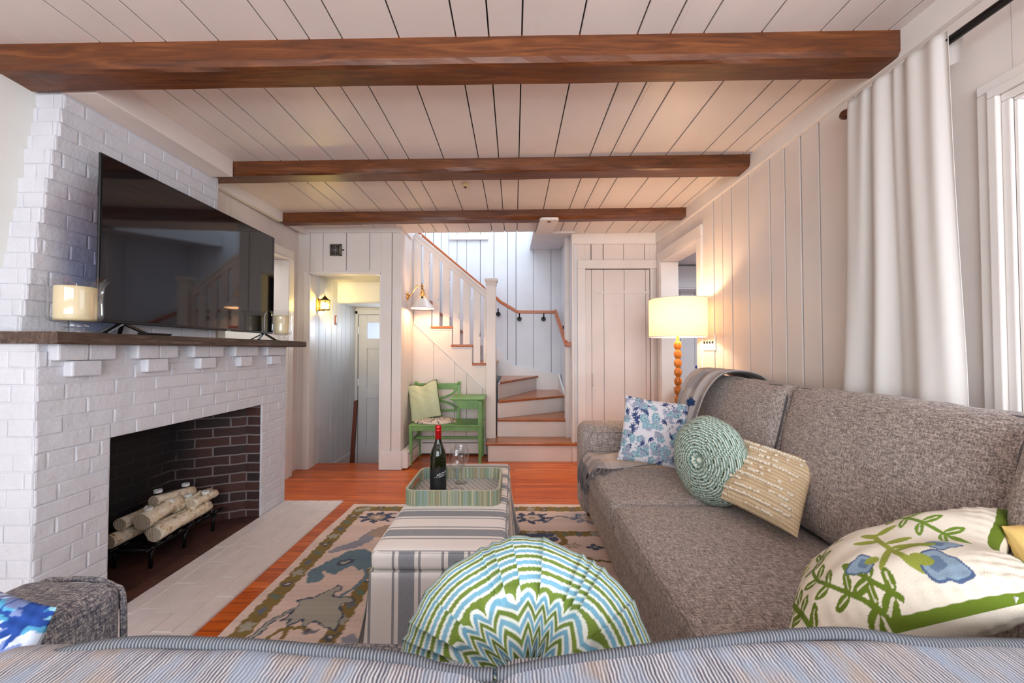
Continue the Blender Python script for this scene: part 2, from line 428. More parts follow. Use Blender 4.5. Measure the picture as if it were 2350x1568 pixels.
# white boxed beam over the fireplace and the crown boards
b = MB(); b.box(-2.05, -1.885, 1.735, 2.595, 2.392, 2.53); tag(b.build('boxed_beam', M['white'], bevel=.004), 'white painted beam along the top of the brick chimney', 'beam')
for nm, args in (('trim_1', (-2.175, -2.128, 2.76, 3.57, 2.413, 2.53)), ('trim_2', (1.574, 1.60, -2.0, 4.36, 2.427, 2.6)),
                 ('trim_3', (-2.24, -1.16, 4.035, 4.06, 2.452, 2.53)), ('trim_4', (.64, 1.575, 4.35, 4.38, 2.415, 2.6)), ('trim_5', (-2.20, -2.16, 3.70, 4.04, 2.435, 2.53))):
    b = MB(); b.box(*args); struct(b, nm, M['trim'], bevel=.002, seg=1)

# left wall: near plaster, then boards beyond the chimney with the side doorway
b = MB(); b.box(-2.25, -2.15, -2.2, 1.56, 0, 2.6); b.box(-2.25, -2.15, 1.56, 2.22, 1.2, 2.6); struct(b, 'wall_left_near', M['plaster'])
pl0, pl1 = (-2.15, 2.2), (-2.25, 4.06)
def yl(y): return (y - 2.2) * 1.0027
board_wall('wall_left', pl1, pl0, -.02, 2.6, [1.8627 - yl(y) for y in (2.75, 3.0, 3.25, 3.52, 3.72, 3.93)], [(1.8627 - yl(3.76), 1.8627 - yl(2.95), -.1, 2.115), (1.8627 - yl(2.93), 1.87, -.1, 1.2)], side=1, back=.12)
# casing of the left doorway
b = MB()
for (y0, y1, z0, z1, p) in ((3.775, 3.85, 0, 2.120, .022), (2.86, 2.94, 0, 2.120, .022), (2.86, 3.85, 2.1205, 2.205, .022), (3.745, 3.7745, 0, 2.099, .03), (2.945, 3.775, 2.10, 2.1195, .03)):
    b.box(-2.245 , -2.195 + p, y0, y1, z0, z1)
b.box(-2.42, -2.2455, 3.75, 3.80, 0, 2.105); b.box(-2.42, -2.2455, 2.91, 2.96, 0, 2.105); b.box(-2.42, -2.2455, 2.961, 3.749, 2.106, 2.2)
struct(b, 'door_3', M['trim'], bevel=.004)
b = MB(); b.box(-3.4, -3.3, 2.7, 4.5, 0, 2.6); b.box(-3.3, -2.3, 4.3, 4.4, 0, 2.6); b.box(-3.3, -2.42, 2.75, 2.85, 0, 2.6); struct(b, 'wall_side_room', M['plaster'])
b = MB(); b.box(-3.4, -2.32, 2.3, 4.4, 2.6, 2.7); struct(b, 'ceiling_side_room', M['plaster'])

# back-left wall with the entry nook
board_wall('wall_back_left', (-2.25, 4.06), (-1.173, 4.06), -.02, 2.6, [(p - 1180) / 900 * 4.06 + 2.25 for p in (708, 738, 792, 846, 898)], [(.112, .865, -.1, 2.03)], side=-1, back=.10)
b = MB(); b.box(-1.389, -1.160, 4.045, 4.16, 0, .187); b.box(-1.172, -1.158, 4.06, 4.63, 0, .187)
struct(b, 'baseboard_column', M['trim'], bevel=.003)
b = MB()
b.box(-2.185, -2.139, 4.045, 4.0595, 0, 2.045); b.box(-2.1385, -1.389, 4.05, 4.0595, 2.031, 2.045)
b.box(-2.16, -2.125, 4.061, 4.17, 0, 2.02); b.box(-1.400, -1.375, 4.062, 4.17, -.02, 2.02); b.box(-2.1245, -1.401, 4.0625, 4.17, 2.022, 2.06)
struct(b, 'trim_6', M['trim'], bevel=.003)
board_wall('wall_nook_left', (-2.138, 5.3), (-2.138, 4.16), -.5, 2.1, [1.14 - g for g in (.12, .27, .41, .55, .68, .80, .95)], side=1, mat='white_cool')
b = MB(); b.box(-1.30, -1.2, 4.1, 5.4, -.5, 2.6); struct(b, 'wall_nook_right', M['white_cool'])
b = MB(); b.box(-2.3, -1.2, 4.14, 4.75, 2.05, 2.12); b.prism([(4.72, 1.82), (4.74, 1.80), (5.4, 1.80), (5.4, 2.1), (4.72, 2.1)], 'x', -2.3, -1.2)
struct(b, 'ceiling_nook', M['white_cool'], bevel=.002)
b = MB(); b.box(-2.3, -1.2, 4.29, 5.4, -.38, -.30); b.box(-2.3, -1.2, 4.27, 4.29, -.38, -.08); struct(b, 'floor_nook', M['floor'])
b = MB(); b.box(-2.14, -2.12, 4.3, 5.3, -.3, -.10); struct(b, 'baseboard_nook', M['trim'], bevel=.004)
b = MB()
b.box(-2.3, -2.108, 5.28, 5.4, -.4, 2.1); b.box(-1.31, -1.2, 5.28, 5.4, -.4, 2.1); b.box(-2.108, -1.31, 5.28, 5.4, 1.71, 2.1)
b.box(-2.145, -2.108, 5.262, 5.285, -.3, 1.76); b.box(-2.145, -1.25, 5.262, 5.285, 1.715, 1.775)
struct(b, 'wall_entry', M['white_cool'], bevel=.003)
# entry door: two columns of panels and a small light
d1 = bpy.data.objects.new('door_1', None); COL.objects.link(d1); d1.location = (-1.7, 5.3, -.3); d1['kind'] = 'structure'
b = MB()
X0, X1 = -2.104, -1.314
def rail_(x0, x1, z0, z1): b.box(x0, x1, 5.29, 5.335, z0, z1)
rail_(X0, -1.99, -.3, 1.705); rail_(-1.43, X1, -.3, 1.705)
for (z0, z1) in ((-.3, -.02), (.58, .72), (1.245, 1.385), (1.605, 1.705)): rail_(-1.99, -1.43, z0, z1)
rail_(-1.74, -1.68, -.02, .58); rail_(-1.74, -1.68, .72, 1.245)
b.build('door_frame', M['white_cool'], d1, bevel=.004)
b = MB()
for (x0, x1) in ((-1.99, -1.74), (-1.68, -1.43)):
    for (z0, z1) in ((-.02, .58), (.72, 1.245)): b.box(x0, x1, 5.305, 5.32, z0, z1); b.box(x0 + .035, x1 - .035, 5.297, 5.32, z0 + .035, z1 - .035)
b.build('door_panel', M['white_cool'], d1, bevel=.003)
b = MB(); b.box(-1.99, -1.43, 5.31, 5.315, 1.385, 1.605); b.build('door_pane', pane_glass('door_glass'), d1)
b = MB()
for z in (.05, .75, 1.45): b.tube([(-2.106, 5.286, z), (-2.106, 5.286, z + .09)], .007, 8)
b.build('hinge', M['chrome'], d1)

# return wall beside the stairs (carries the sconce)
board_wall('wall_return', (-1.200, 4.66), (-1.173, 4.06), 0, 2.6, [.30, .12], side=1, back=.02)
b = MB(); b.box(-1.389, -1.19, 4.16, 4.2, 0, 2.6); b.box(-1.30, -1.225, 4.1, 6.05, 0, 2.62); struct(b, 'wall_column', M['white'])

# wall under the stairs
def X(px, y): return (px - 1180) / 900 * y
YS = 4.65
b = MB(); gs = [X(p, YS) for p in (948, 995, 1043, 1071, 1108)]
cs = sorted([-1.20] + gs[1:] + [-.22])
def ztop(x): return min(2.05, max(.3, 1.234 + (803 - (740 + (x - X(948, YS)) / (X(1118, YS) - X(948, YS)) * 157)) * YS / 900))
for a, c in zip(cs[:-1], cs[1:]):
    g1 = .002 if a in gs else 0; g2 = .002 if c in gs else 0
    P = [(a + g1, 0), (c - g2, 0), (c - g2, ztop(c)), (a + g1, ztop(a))]
    b.prism(P, 'y', YS, YS + .022)
b.box(-1.2, -.22, YS + .022, YS + .03, 0, .3, 1)
P = [(-1.2, .0), (-.22, .0), (-.22, ztop(-.22)), (-1.2, ztop(-1.2))]; b.prism(P, 'y', YS + .022, YS + .03, 1)
struct(b, 'wall_under_stairs', [M['white'], M['gap']], bevel=.0015, seg=1)

# stairwell walls
board_wall('wall_stairwell_back', (-2.6, 6.0), (.72, 6.0), 0, 4.6, [X(p, 6.0) + 2.6 for p in (975, 993, 1011, 1029, 1048, 1070, 1102, 1133, 1165, 1184, 1224, 1265)], side=-1, mat='white_cool', gap=.006)
board_wall('wall_stairwell_right', (.713, 6.0), (.645, 4.38), 0, 4.6, [.5, 1.1], side=-1, mat='white_cool')
b = MB(); b.box(-2.7, -2.6, 4.2, 6.1, 2.7, 4.6); b.box(-2.7, .8, 4.05, 4.25, 2.72, 4.6); struct(b, 'wall_upper_landing', M['white_cool'])
b = MB(); b.box(-1.0, -.40, 5.975, 6.0, 2.925, 3.0); struct(b, 'trim_7', M['trim'], bevel=.002)
b = MB(); b.hexa([(.205, 4.25, 2.50), (.66, 4.25, 2.505), (.70, 6.0, 2.78), (.235, 6.0, 2.78), (.205, 4.25, 2.75), (.66, 4.25, 2.75), (.70, 6.0, 3.0), (.235, 6.0, 3.0)])
struct(b, 'ceiling_soffit', M['white_cool'], bevel=.006)

# closet wall with plank door
board_wall('wall_back_right', (.642, 4.38), (1.60, 4.38), 0, 2.6, [X(p, 4.38) - .642 for p in (1357, 1385, 1432, 1480)], [(X(1343, 4.38) - .642, X(1492, 4.38) - .642, -.1, 2.139)], side=-1)
b = MB(); b.box(X(1325, 4.38), X(1343, 4.38), 4.355, 4.39, 0, 2.139); b.box(X(1325, 4.38), 1.598, 4.352, 4.39, 2.139, 2.236); b.box(X(1492, 4.38), X(1499, 4.38), 4.362, 4.39, 0, 2.139)
b.box(.642, .662, 4.34, 4.385, 0, 2.43)
struct(b, 'trim_8', M['trim'], bevel=.003)
d2 = bpy.data.objects.new('door_2', None); COL.objects.link(d2); d2.location = (1.15, 4.38, 0); d2['kind'] = 'structure'
b = MB(); px = [1343.6, 1358, 1386, 1433, 1482, 1491.4]
for a, c in zip(px[:-1], px[1:]): b.box(X(a, 4.38) + .002, X(c, 4.38) - .002, 4.382, 4.405, .01, 2.132)
b.box(X(1344, 4.38), X(1491, 4.38), 4.405, 4.42, .01, 2.132, 1)
b.build('door_plank', [M['white'], M['gap']], d2, bevel=.0015, seg=1)
b = MB()
for zz in (1.874, .35): b.prism([(X(1492, 4.37), zz + .012), (X(1384, 4.37), zz + .012), (X(1378, 4.37), zz + .018), (X(1366, 4.37), zz), (X(1378, 4.37), zz - .018), (X(1384, 4.37), zz - .012), (X(1492, 4.37), zz - .012)], 'y', 4.375, 4.382)
b.build('strap_hinge', M['white'], d2)
b = MB(); xl = X(1360, 4.37); b.box(xl - .007, xl + .007, 4.376, 4.382, .82, .98)
b.tube([(xl, 4.378, .97), (xl, 4.345, .95), (xl, 4.34, .90), (xl, 4.345, .85), (xl, 4.378, .83)], .006, 8); b.build('thumb_latch', M['white'], d2)
b = MB(); b.box(.6, 1.7, 4.6, 4.7, 0, 2.6); struct(b, 'wall_closet', M['white'])

# right wall: boards, kitchen doorway, window
HW = (-.32, 1.25, .72, 2.045)
S = lambda y: 4.38 - y
gr = [S(1.6 * 900 / (p - 1180)) for p in (1639, 1659, 1680, 1719, 1769, 1803, 1841, 1883, 1963)] + [S(3.55), S(3.75), S(3.95), S(4.12)]
board_wall('wall_right', (1.60, 4.38), (1.60, -2.0), 0, 2.62, gr, [(S(4.245), S(3.40), -.1, 2.2), (S(HW[1]), S(HW[0]), HW[2], HW[3])], side=-1, gap=.009, back=.16)
# kitchen doorway casing
b = MB()
b.box(1.578, 1.5995, 3.31, 3.395, 0, 2.1995); b.box(1.578, 1.5995, 4.25, 4.335, 0, 2.1995); b.box(1.578, 1.5995, 3.31, 4.335, 2.20, 2.30)
b.box(1.585, 1.775, 3.396, 3.412, 0, 2.185); b.box(1.585, 1.775, 4.232, 4.249, 0, 2.185); b.box(1.585, 1.775, 3.396, 4.249, 2.186, 2.1995)
struct(b, 'door_4', M['trim'], bevel=.004)
board_wall('wall_kitchen', (1.62, 5.2), (3.6, 5.2), 0, 2.6, [.4, .58, .77, .98, 1.2], side=-1, mat='white_cool', gap=.005)
b = MB(); b.box(3.5, 3.6, 2.0, 5.3, 0, 2.6); b.box(1.77, 3.6, 2.0, 2.1, 0, 2.6); b.box(1.62, 1.76, 4.27, 5.2, 0, 2.6); struct(b, 'wall_kitchen_side', M['white_cool'])
b = MB(); b.box(1.76, 3.6, 2.0, 5.3, 2.31, 2.45); struct(b, 'ceiling_kitchen', M['white_cool'])
# wall behind the camera with a broad window
b = MB(); HB = (-1.75, 1.35, .62, 2.28)
b.box(-2.25, HB[0], -2.1, -2.0, 0, 2.6); b.box(HB[1], 1.7, -2.1, -2.0, 0, 2.6); b.box(HB[0], HB[1], -2.1, -2.0, 0, HB[2]); b.box(HB[0], HB[1], -2.1, -2.0, HB[3], 2.6)
struct(b, 'wall_rear', M['plaster'])
w2 = bpy.data.objects.new('window_2', None); COL.objects.link(w2); w2.location = (-.2, -2.05, HB[2]); w2['kind'] = 'structure'
b = MB()
for k in range(4): x = HB[0] + (HB[1] - HB[0]) * k / 3; b.box(x - .04, x + .04, -2.12, -2.04, HB[2], HB[3])
for z in (HB[2], (HB[2] + HB[3]) / 2, HB[3]): b.box(HB[0], HB[1], -2.12, -2.04, z - .03, z + .03)
b.build('window_frame', M['trim'], w2, bevel=.004)
b = MB(); b.box(HB[0], HB[1], -2.085, -2.08, HB[2], HB[3]); b.build('window_pane', pane_glass('window_glass_rear'), w2)
# window 1
w1 = bpy.data.objects.new('window_1', None); COL.objects.link(w1); w1.location = (1.6, .46, HW[2]); w1['kind'] = 'structure'
y0, y1, z0, z1 = HW
b = MB()
for (p0_, p, q) in ((.05, .085, .018), (.022, .0495, .028), (-.004, .0215, .014)):
    b.box(1.60 - q, 1.5995, y1 + p0_, y1 + p, z0 - .1, z1 + p0_ - .0005); b.box(1.60 - q, 1.5995, y0 - p, y0 - p0_, z0 - .1, z1 + p0_ - .0005); b.box(1.60 - q, 1.5995, y0 - p, y1 + p, z1 + p0_, z1 + p)
b.build('window_casing', M['trim'], w1, bevel=.004)
b = MB(); b.box(1.597, 1.775, y1 - .014, y1 - .004, z0, z1 - .015); b.box(1.597, 1.775, y0 + .004, y0 + .014, z0, z1 - .015); b.box(1.597, 1.775, y0 + .004, y1 - .004, z1 - .014, z1 - .004); b.build('window_jamb', M['trim'], w1, bevel=.002)
b = MB(); b.box(1.545, 1.77, y0 - .09, y1 + .09, z0 - .03, z0); b.build('window_sill', M['trim'], w1, bevel=.006)
b = MB()
for (zz0, zz1, xx) in ((z0, 1.40, 1.70), (1.37, z1, 1.735)):
    b.box(xx, xx + .03, y1 - .065, y1 - .015, zz0, zz1 - .02); b.box(xx, xx + .03, y0 + .015, y0 + .065, zz0, zz1 - .02); b.box(xx + .001, xx + .029, y0 + .066, y1 - .066, zz0, zz0 + .045); b.box(xx + .001, xx + .029, y0 + .066, y1 - .066, zz1 - .065, zz1 - .02)
    b.box(xx + .003, xx + .027, .45, .475, zz0 + .046, zz1 - .066)
b.build('window_sash', M['trim'], w1, bevel=.003)
b = MB(); b.box(1.715, 1.718, y0, y1, z0, 1.4); b.box(1.75, 1.753, y0, y1, 1.38, z1); b.build('window_pane', pane_glass('window_glass_right'), w1)
# ================================================================ FIREPLACE
FX = -1.866; YN, YF = 1.523, 3.20; HC = .0677
OY0, OY1, OZ = 1.81, 2.896, .828
rb = random.Random(3)
def rbrick(mb, P, prot, jit=.002, m=0):
    """P: function (s,z,out)->xyz ; makes a worn brick face with soft edges"""
    pass
def brick_face(mb, fn, s0, s1, z0, z1, hole=None, hc=HC, bl=.205, out=.0035, row0=0, ch=.006, m=0):
    nrow = int(math.ceil((z1 - z0) / hc - 1e-6))
    for r in range(nrow):
        za = z0 + r * hc; zb = min(za + hc, z1)
        if zb - za < .008: continue
        header = (r + row0) % 6 == 5
        L = bl / 2 if header else bl
        s = s0 - (0 if (r + row0) % 2 == 0 else L / 2) - rb.uniform(0, .03)
        while s < s1:
            a = max(s, s0); c = min(s + L, s1); s += L
            if c - a < .012: continue
            parts = [(a, c, za, zb)]
            if hole and zb > hole[2] - 1 and za < hole[3] and c > hole[0] and a < hole[1]:
                parts = []
                if a < hole[0] - .01: parts.append((a, hole[0], za, zb))
                if c > hole[1] + .01: parts.append((hole[1], c, za, zb))
                if zb > hole[3] + .008: parts.append((max(a, hole[0]), min(c, hole[1]), max(za, hole[3]), zb))
            for (p, q, u, v) in parts:
                g = .0014; o = out + rb.uniform(-.0012, .0018)
                tl = [rb.uniform(-.0015, .0015) for _ in range(4)]
                if q - p < 3 * ch or v - u < 3 * ch: cc = min(q - p, v - u) / 4
                else: cc = ch
                base = [(p + g, u + g), (q - g, u + g), (q - g, v - g), (p + g, v - g)]
                top = [(p + g + cc, u + g + cc * .8), (q - g - cc, u + g + cc * .8), (q - g - cc, v - g - cc * .8), (p + g + cc, v - g - cc * .8)]
                midp = [(p + g + cc * .25, u + g + cc * .25), (q - g - cc * .25, u + g + cc * .25), (q - g - cc * .25, v - g - cc * .25), (p + g + cc * .25, v - g - cc * .25)]
                vs = [fn(x, z, -.004) for x, z in base] + [fn(x, z, o * .65) for x, z in midp] + [fn(x, z, o + tl[k]) for k, (x, z) in enumerate(top)]
                fs = [(8, 9, 10, 11)] + [(i, (i + 1) % 4, 4 + (i + 1) % 4, 4 + i) for i in range(4)] + [(4 + i, 4 + (i + 1) % 4, 8 + (i + 1) % 4, 8 + i) for i in range(4)]
                mb.add(vs, fs, m)
fp = thing('fireplace', 'white painted brick fireplace and chimney with an open dark firebox', 'fireplace', (FX, 2.36, 0))
b = MB()
brick_face(b, lambda s, z, o: (FX + o, s, z), YN, YF, .012, 1.258, (OY0, OY1, 0, OZ))
brick_face(b, lambda s, z, o: (s, YN - o, z), -2.15, FX, .012, 1.258, row0=1)
brick_face(b, lambda s, z, o: (-s, YF + o, z), -FX, 2.2, .012, 1.258, row0=1)
# mortar body with the opening
for (y0, y1, z0, z1) in ((YN, OY0, 0, 1.258), (OY1, YF, 0, 1.258), (OY0, OY1, OZ, 1.258)): b.box(FX - .11, FX, y0, y1, z0, z1)
b.box(-2.2, FX - .1105, YN, YN + .06, 0, 1.258); b.box(-2.2, FX - .1105, YF - .06, YF, 0, 1.258); b.box(-2.2, FX - .1105, YN + .061, YF - .061, 1.2, 1.257)
o = b.build('brick_surround', M['brick_white'], fp); 
# upper chimney breast, its near corner stepping back with height
b = MB(); UX = -2.035
nc = int((2.52 - 1.305) / HC) + 1
def ynear(z): return 1.60 + (z - 1.305) / 1.19 * .155
brick_rows = []
for r in range(nc):
    za = 1.305 + r * HC; zb = min(za + HC, 2.53); yn = ynear(za) + rb.uniform(-.004, .004)
    f = lambda s, z, o: (UX + o, s, z)
    sv = rb.getstate()
    brick_face(b, f, yn, 2.66, za, zb, row0=r)
    brick_face(b, lambda s, z, o, yn=yn: (s, yn - o, z), -2.17, UX, za, zb, row0=r + 1, bl=.12)
    b.box(-2.17, UX - .001, yn, 2.66, za, zb)
b.build('chimney_breast', M['brick_shaded'], fp)
# corbels under the shelf
for k in range(5):
    y = 1.558 + .333 * k
    b = MB()
    for (a, c, z0, z1, d) in ((y, y + .115, 1.190, 1.258, .045), (y + .117, y + .232, 1.190, 1.258, .043), (y + .055, y + .175, 1.122, 1.188, .04)):
        b.box(FX - .01, FX + d, a, c, z0, z1)
    b.build('corbel', M['brick_white'], fp, bevel=.007, seg=2)
# firebox
DX = -2.36; DYN, DYF = 2.02, 2.70
b = MB()
def panel(mb, p, q, z0, z1, u0=0, m=0):
    L = math.hypot(q[0] - p[0], q[1] - p[1])
    mb.add([(p[0], p[1], z0), (q[0], q[1], z0), (q[0], q[1], z1), (p[0], p[1], z1)], [(0, 1, 2, 3)], m, [[(u0, z0), (u0 + L, z0), (u0 + L, z1), (u0, z1)]])
JX = -1.975
panel(b, (FX - .006, OY1 - .003), (JX, OY1 - .003), 0, OZ, .0); panel(b, (JX, OY1 - .003), (DX, DYF), 0, .95, .205)
panel(b, (DX, DYF), (DX, DYN), 0, .95, .03); panel(b, (DX, DYN), (JX, OY0 + .003), 0, .95, .1); panel(b, (JX, OY0 + .003), (FX - .006, OY0 + .003), 0, OZ, .1)
b.add([(FX - .11, OY0, OZ), (FX - .11, OY1, OZ), (DX, DYF, .95), (DX, DYN, .95)], [(0, 1, 2, 3)], 0, [[(0, 0), (1, 0), (1, .4), (0, .4)]])
b.add([(FX - .004, OY0, OZ - .002), (FX - .004, OY1, OZ - .002), (FX - .112, OY1, OZ - .002), (FX - .112, OY0, OZ - .002)], [(0, 1, 2, 3)], 0, [[(0, 0), (1, 0), (1, .06), (0, .06)]])
b.build('firebox', M['firebrick'], fp)
b = MB(); b.prism([(FX, OY0), (FX, OY1), (JX, OY1), (DX, DYF), (DX, DYN), (JX, OY0)], 'z', .0, .010); b.build('firebox_floor', M['firefloor'], fp)
# hearth of painted bricks laid flat
b = MB()
hy = 1.05
cols = [(-1.866 + .096 * k, -1.866 + .096 * (k + 1)) for k in range(5)]
for k, (a, c) in enumerate(cols):
    y = .3 - rb.uniform(0, .2)
    while y < YF:
        p, q = max(y, .3), min(y + .205, YF); y += .205
        if q - p < .01: continue
        z = .012 + rb.uniform(-.001, .0012)
        g = .0018; cc = .003
        base = [(a + g, p + g), (c - g, p + g), (c - g, q - g), (a + g, q - g)]; top = [(a + g + cc, p + g + cc * .6), (c - g - cc, p + g + cc * .6), (c - g - cc, q - g - cc * .6), (a + g + cc, q - g - cc * .6)]
        b.add([(x, yy, .003) for x, yy in base] + [(x, yy, z + rb.uniform(-.0006, .0006)) for x, yy in top], [(4, 5, 6, 7)] + [(i, (i + 1) % 4, 4 + (i + 1) % 4, 4 + i) for i in range(4)])
b.box(-1.866, -1.386, .3, YF, .0, .0085)
b.build('hearth', M['hearth_white'], fp)
# mantel shelf
b = MB(); n = 60; rr = random.Random(5)
prof = [(-2.04, 1.305), (-2.04, 1.259), (-1.765, 1.257), (-1.757, 1.264), (-1.757, 1.298), (-1.765, 1.305)]
vs = []
for i in range(n + 1):
    y = 1.50 + (3.30 - 1.50) * i / n
    for k, (x, z) in enumerate(prof):
        j = .0025 * math.sin(y * 9 + k) + rr.uniform(-.0012, .0012) if k > 1 else 0
        vs.append((x + (j * 1.5 if k > 1 else 0), y, z + (j * .5 if k in (2, 3) else 0)))
m_ = len(prof); fs = [(i * m_ + k, i * m_ + (k + 1) % m_, (i + 1) * m_ + (k + 1) % m_, (i + 1) * m_ + k) for i in range(n) for k in range(m_)]
fs += [tuple(range(m_)), tuple(n * m_ + k for k in range(m_))[::-1]]
b.add(vs, fs); b.box(-2.4, -2.03, 1.50, 1.60, 1.257, 1.305)
b.build('mantel_shelf', M['mantel'], fp, weld=True)

# ---------------------------------------------------------------- fireplace grate and birch logs
gt = thing('fire_grate', 'black iron log grate on the firebox floor', 'fireplace grate', (-2.13, 2.44, .010))
b = MB(); gx0, gx1, gy0, gy1, gz = -2.24, -2.04, 2.20, 2.70, .115
b.tube([(gx1, gy0 - .02, gz), (gx1, gy1 + .05, gz + .012)], .011, 8); b.tube([(gx0, gy0 - .02, gz), (gx0, gy1 + .03, gz)], .009, 8)
b.tube([(gx0 - .06, gy0 - .01, gz + .05), (gx0, gy0, gz - .005), (gx1 + .01, gy0, gz)], .009, 8)
b.build('grate_frame', M['black_metal'], gt, smooth=True)
for k in range(7):
    y = gy0 + .03 + k * .072
    b = MB(); b.tube([(gx0 - .05, y, gz + .06), (gx0, y, gz + .004), (gx1, y, gz + .004), (gx1 + .035, y + .004, gz + .035)], .008, 6); b.build('grate_bar', M['black_metal'], gt, smooth=True)
for (x, y) in ((gx1, gy0 + .015), (gx1, gy0 + .24), (gx1, gy1 - .03), (gx0, gy0 + .01), (gx0, gy1 - .03)):
    b = MB(); b.tube([(x, y + .02, gz), (x, y, gz - .03), (x, y, .010)], .010, 8); b.build('leg', M['black_metal'], gt, smooth=True)
def bark():
    t = NT('birch_bark'); f = t.noise(t.coord((1, 1, 1)), 26, 5, .6); g = t.noise(t.coord((8, 8, 60)), 3, 3)
    col = t.ramp(f, [(.35, srgb(132, 92, 56)), (.43, srgb(226, 208, 176)), (.7, srgb(246, 240, 226))])
    col = t.mix(t.ramp(g, [(.60, (0, 0, 0, 1)), (.68, (.7, .7, .7, 1))]), col, srgb(90, 70, 54))
    t.bump(f, .5, .004); return t.fin(col, .8)
M['bark'] = bark()
def rings():
    t = NT('sawn_log_end'); wv = t.n('ShaderNodeTexWave', wave_type='BANDS'); wv.inputs['Scale'].default_value = 40; wv.inputs['Distortion'].default_value = 4
    t.l(t.coord(), wv.inputs[0]); return t.fin(t.ramp(wv.outputs[1], [(.2, srgb(178, 156, 130)), (.7, srgb(232, 222, 200))]), .8)
M['rings'] = rings()
def log(a, c, r, label, r2=None):
    a = Vector(a); c = Vector(c); r2 = r2 or r * .92; L = (c - a).length
    q = (c - a).to_track_quat('Z', 'Y').to_matrix()
    rl = random.Random(label); nn = 22; vs = []; K = 10
    for i in range(K + 1):
        for j in range(nn):
            an = 2 * math.pi * j / nn; rad = (r + (r2 - r) * i / K) * (1 + .05 * math.sin(an * 2 + i * .6) + .03 * math.sin(an * 5 + i) + rl.uniform(-.015, .015))
            vs.append(a + q @ Vector((rad * math.cos(an), rad * math.sin(an), L * i / K)))
    fs = [(i * nn + j, i * nn + (j + 1) % nn, (i + 1) * nn + (j + 1) % nn, (i + 1) * nn + j) for i in range(K) for j in range(nn)]
    b = MB(); b.add(vs, fs, 0)
    for kk, (idx, p) in enumerate(((0, a), (K, c))):
        base = len(b.v); b.v.append(tuple(p))
        for j in range(nn):
            f = (base, idx * nn + (j + 1) % nn, idx * nn + j) if kk == 0 else (base, idx * nn + j, idx * nn + (j + 1) % nn)
            b.f.append(f); b.m.append(1); b.uv.append(None)
    root = thing('birch_log', label, 'log', tuple((a + c) / 2), 0, 'birch logs in the grate')
    o = b.build('log_body', [M['bark'], M['rings']], root)
    o.data.polygons.foreach_set('use_smooth', [len(p.vertices) == 4 for p in o.data.polygons])
    if r > .033:
        mid = a.lerp(c, .62); d = Vector((.5, -.2, .8)).normalized()
        s = MB(); s.tube([mid + d * r * .6, mid + d * (r + .018)], [r * .42, r * .36], 12); s.build('branch_stub', M['bark'], root, smooth=False)
    return root
LZ = gz + .012
log((-2.045, 2.235, LZ + .058), (-2.075, 2.66, LZ + .055), .042, 'long birch log along the front rail of the grate, its grey sawn end nearest')
log((-2.225, 2.16, LZ + .052), (-2.20, 2.60, LZ + .050), .038, 'birch log at the back left of the grate, its round end poking out lowest')
log((-2.13, 2.30, LZ + .050), (-2.125, 2.68, LZ + .048), .036, 'birch log lying in the middle of the grate under the stack')
log((-2.115, 2.235, LZ + .128), (-2.14, 2.50, LZ + .150), .047, 'thick birch log on top of the stack with a wide pale sawn end')
log((-2.215, 2.21, LZ + .125), (-2.235, 2.47, LZ + .125), .034, 'birch log with a forked brown knot behind the thick log')
log((-2.135, 2.46, LZ + .122), (-2.105, 2.73, LZ + .115), .036, 'birch log at the right of the stack, ending beside the firebrick')
log((-2.165, 2.36, LZ + .195), (-2.15, 2.63, LZ + .165), .033, 'topmost birch log of the stack')
log((-2.05, 2.50, LZ + .125), (-2.07, 2.72, LZ + .118), .030, 'short birch log over the right end of the front rail')
M['wax'] = NT('white_wax').fin(srgb(240, 238, 236), .45, 0, Subsurface_Weight=.3)
tl = [(-2.125, 2.285, LZ + .176, 'tealight candle on the near end of the thick birch log'), (-2.165, 2.39, LZ + .240, 'tealight candle standing highest, on the near end of the topmost log'),
      (-2.10, 2.40, LZ + .180, 'tealight candle in the middle of the log stack'), (-2.155, 2.58, LZ + .214, 'tealight candle on the far end of the topmost log'),
      (-2.115, 2.55, LZ + .156, 'tealight candle low on the right hand log'), (-2.055, 2.62, LZ + .150, 'tealight candle farthest right on the log stack')]
for (x, y, z, lb) in tl:
    r_ = thing('tealight_candle', lb, 'candle', (x, y, z), 0, 'tealight candles on the logs')
    b = MB(); b.lathe([(.001, 0), (.021, 0), (.0215, .016), (.019, .0165), (.018, .013), (.001, .0125)], (x, y, z), 20); b.build('candle_cup', M['wax'], r_, smooth=False)
    b = MB(); b.tube([(x, y, z + .012), (x + .001, y, z + .022)], .0012, 6); b.build('wick', M['black_plastic'], r_)

# ---------------------------------------------------------------- things on the mantel
tv = thing('television', 'large flat black television standing on the mantel shelf', 'television', (-1.95, 2.5, 1.305))
A0 = Vector((-1.925, 1.80, 0)); A1 = Vector((-1.975, 3.205, 0)); d = (A1 - A0).normalized(); nn_ = Vector((d.y, -d.x, 0))
Mt = Matrix((d, nn_, (0, 0, 1))).transposed()
ctr = (A0 + A1) / 2; Wt = (A1 - A0).length; zb, zt = 1.362, 2.157
b = MB(); b.obox((ctr.x - nn_.x * .0085, ctr.y - nn_.y * .0085, (zb + zt) / 2), (Wt, .012, zt - zb), Mt)
b.obox((ctr.x - nn_.x * .038, ctr.y - nn_.y * .038, zb + .30), (Wt * .86, .022, .5), Mt)
b.build('cabinet', M['black_plastic'], tv, bevel=.003)
t = NT('dark_glossy_screen'); t.fin((.006, .006, .008, 1), .05, 0, Coat_Weight=.15, Coat_Roughness=.02, Specular_IOR_Level=.7); M['screen'] = t.mat
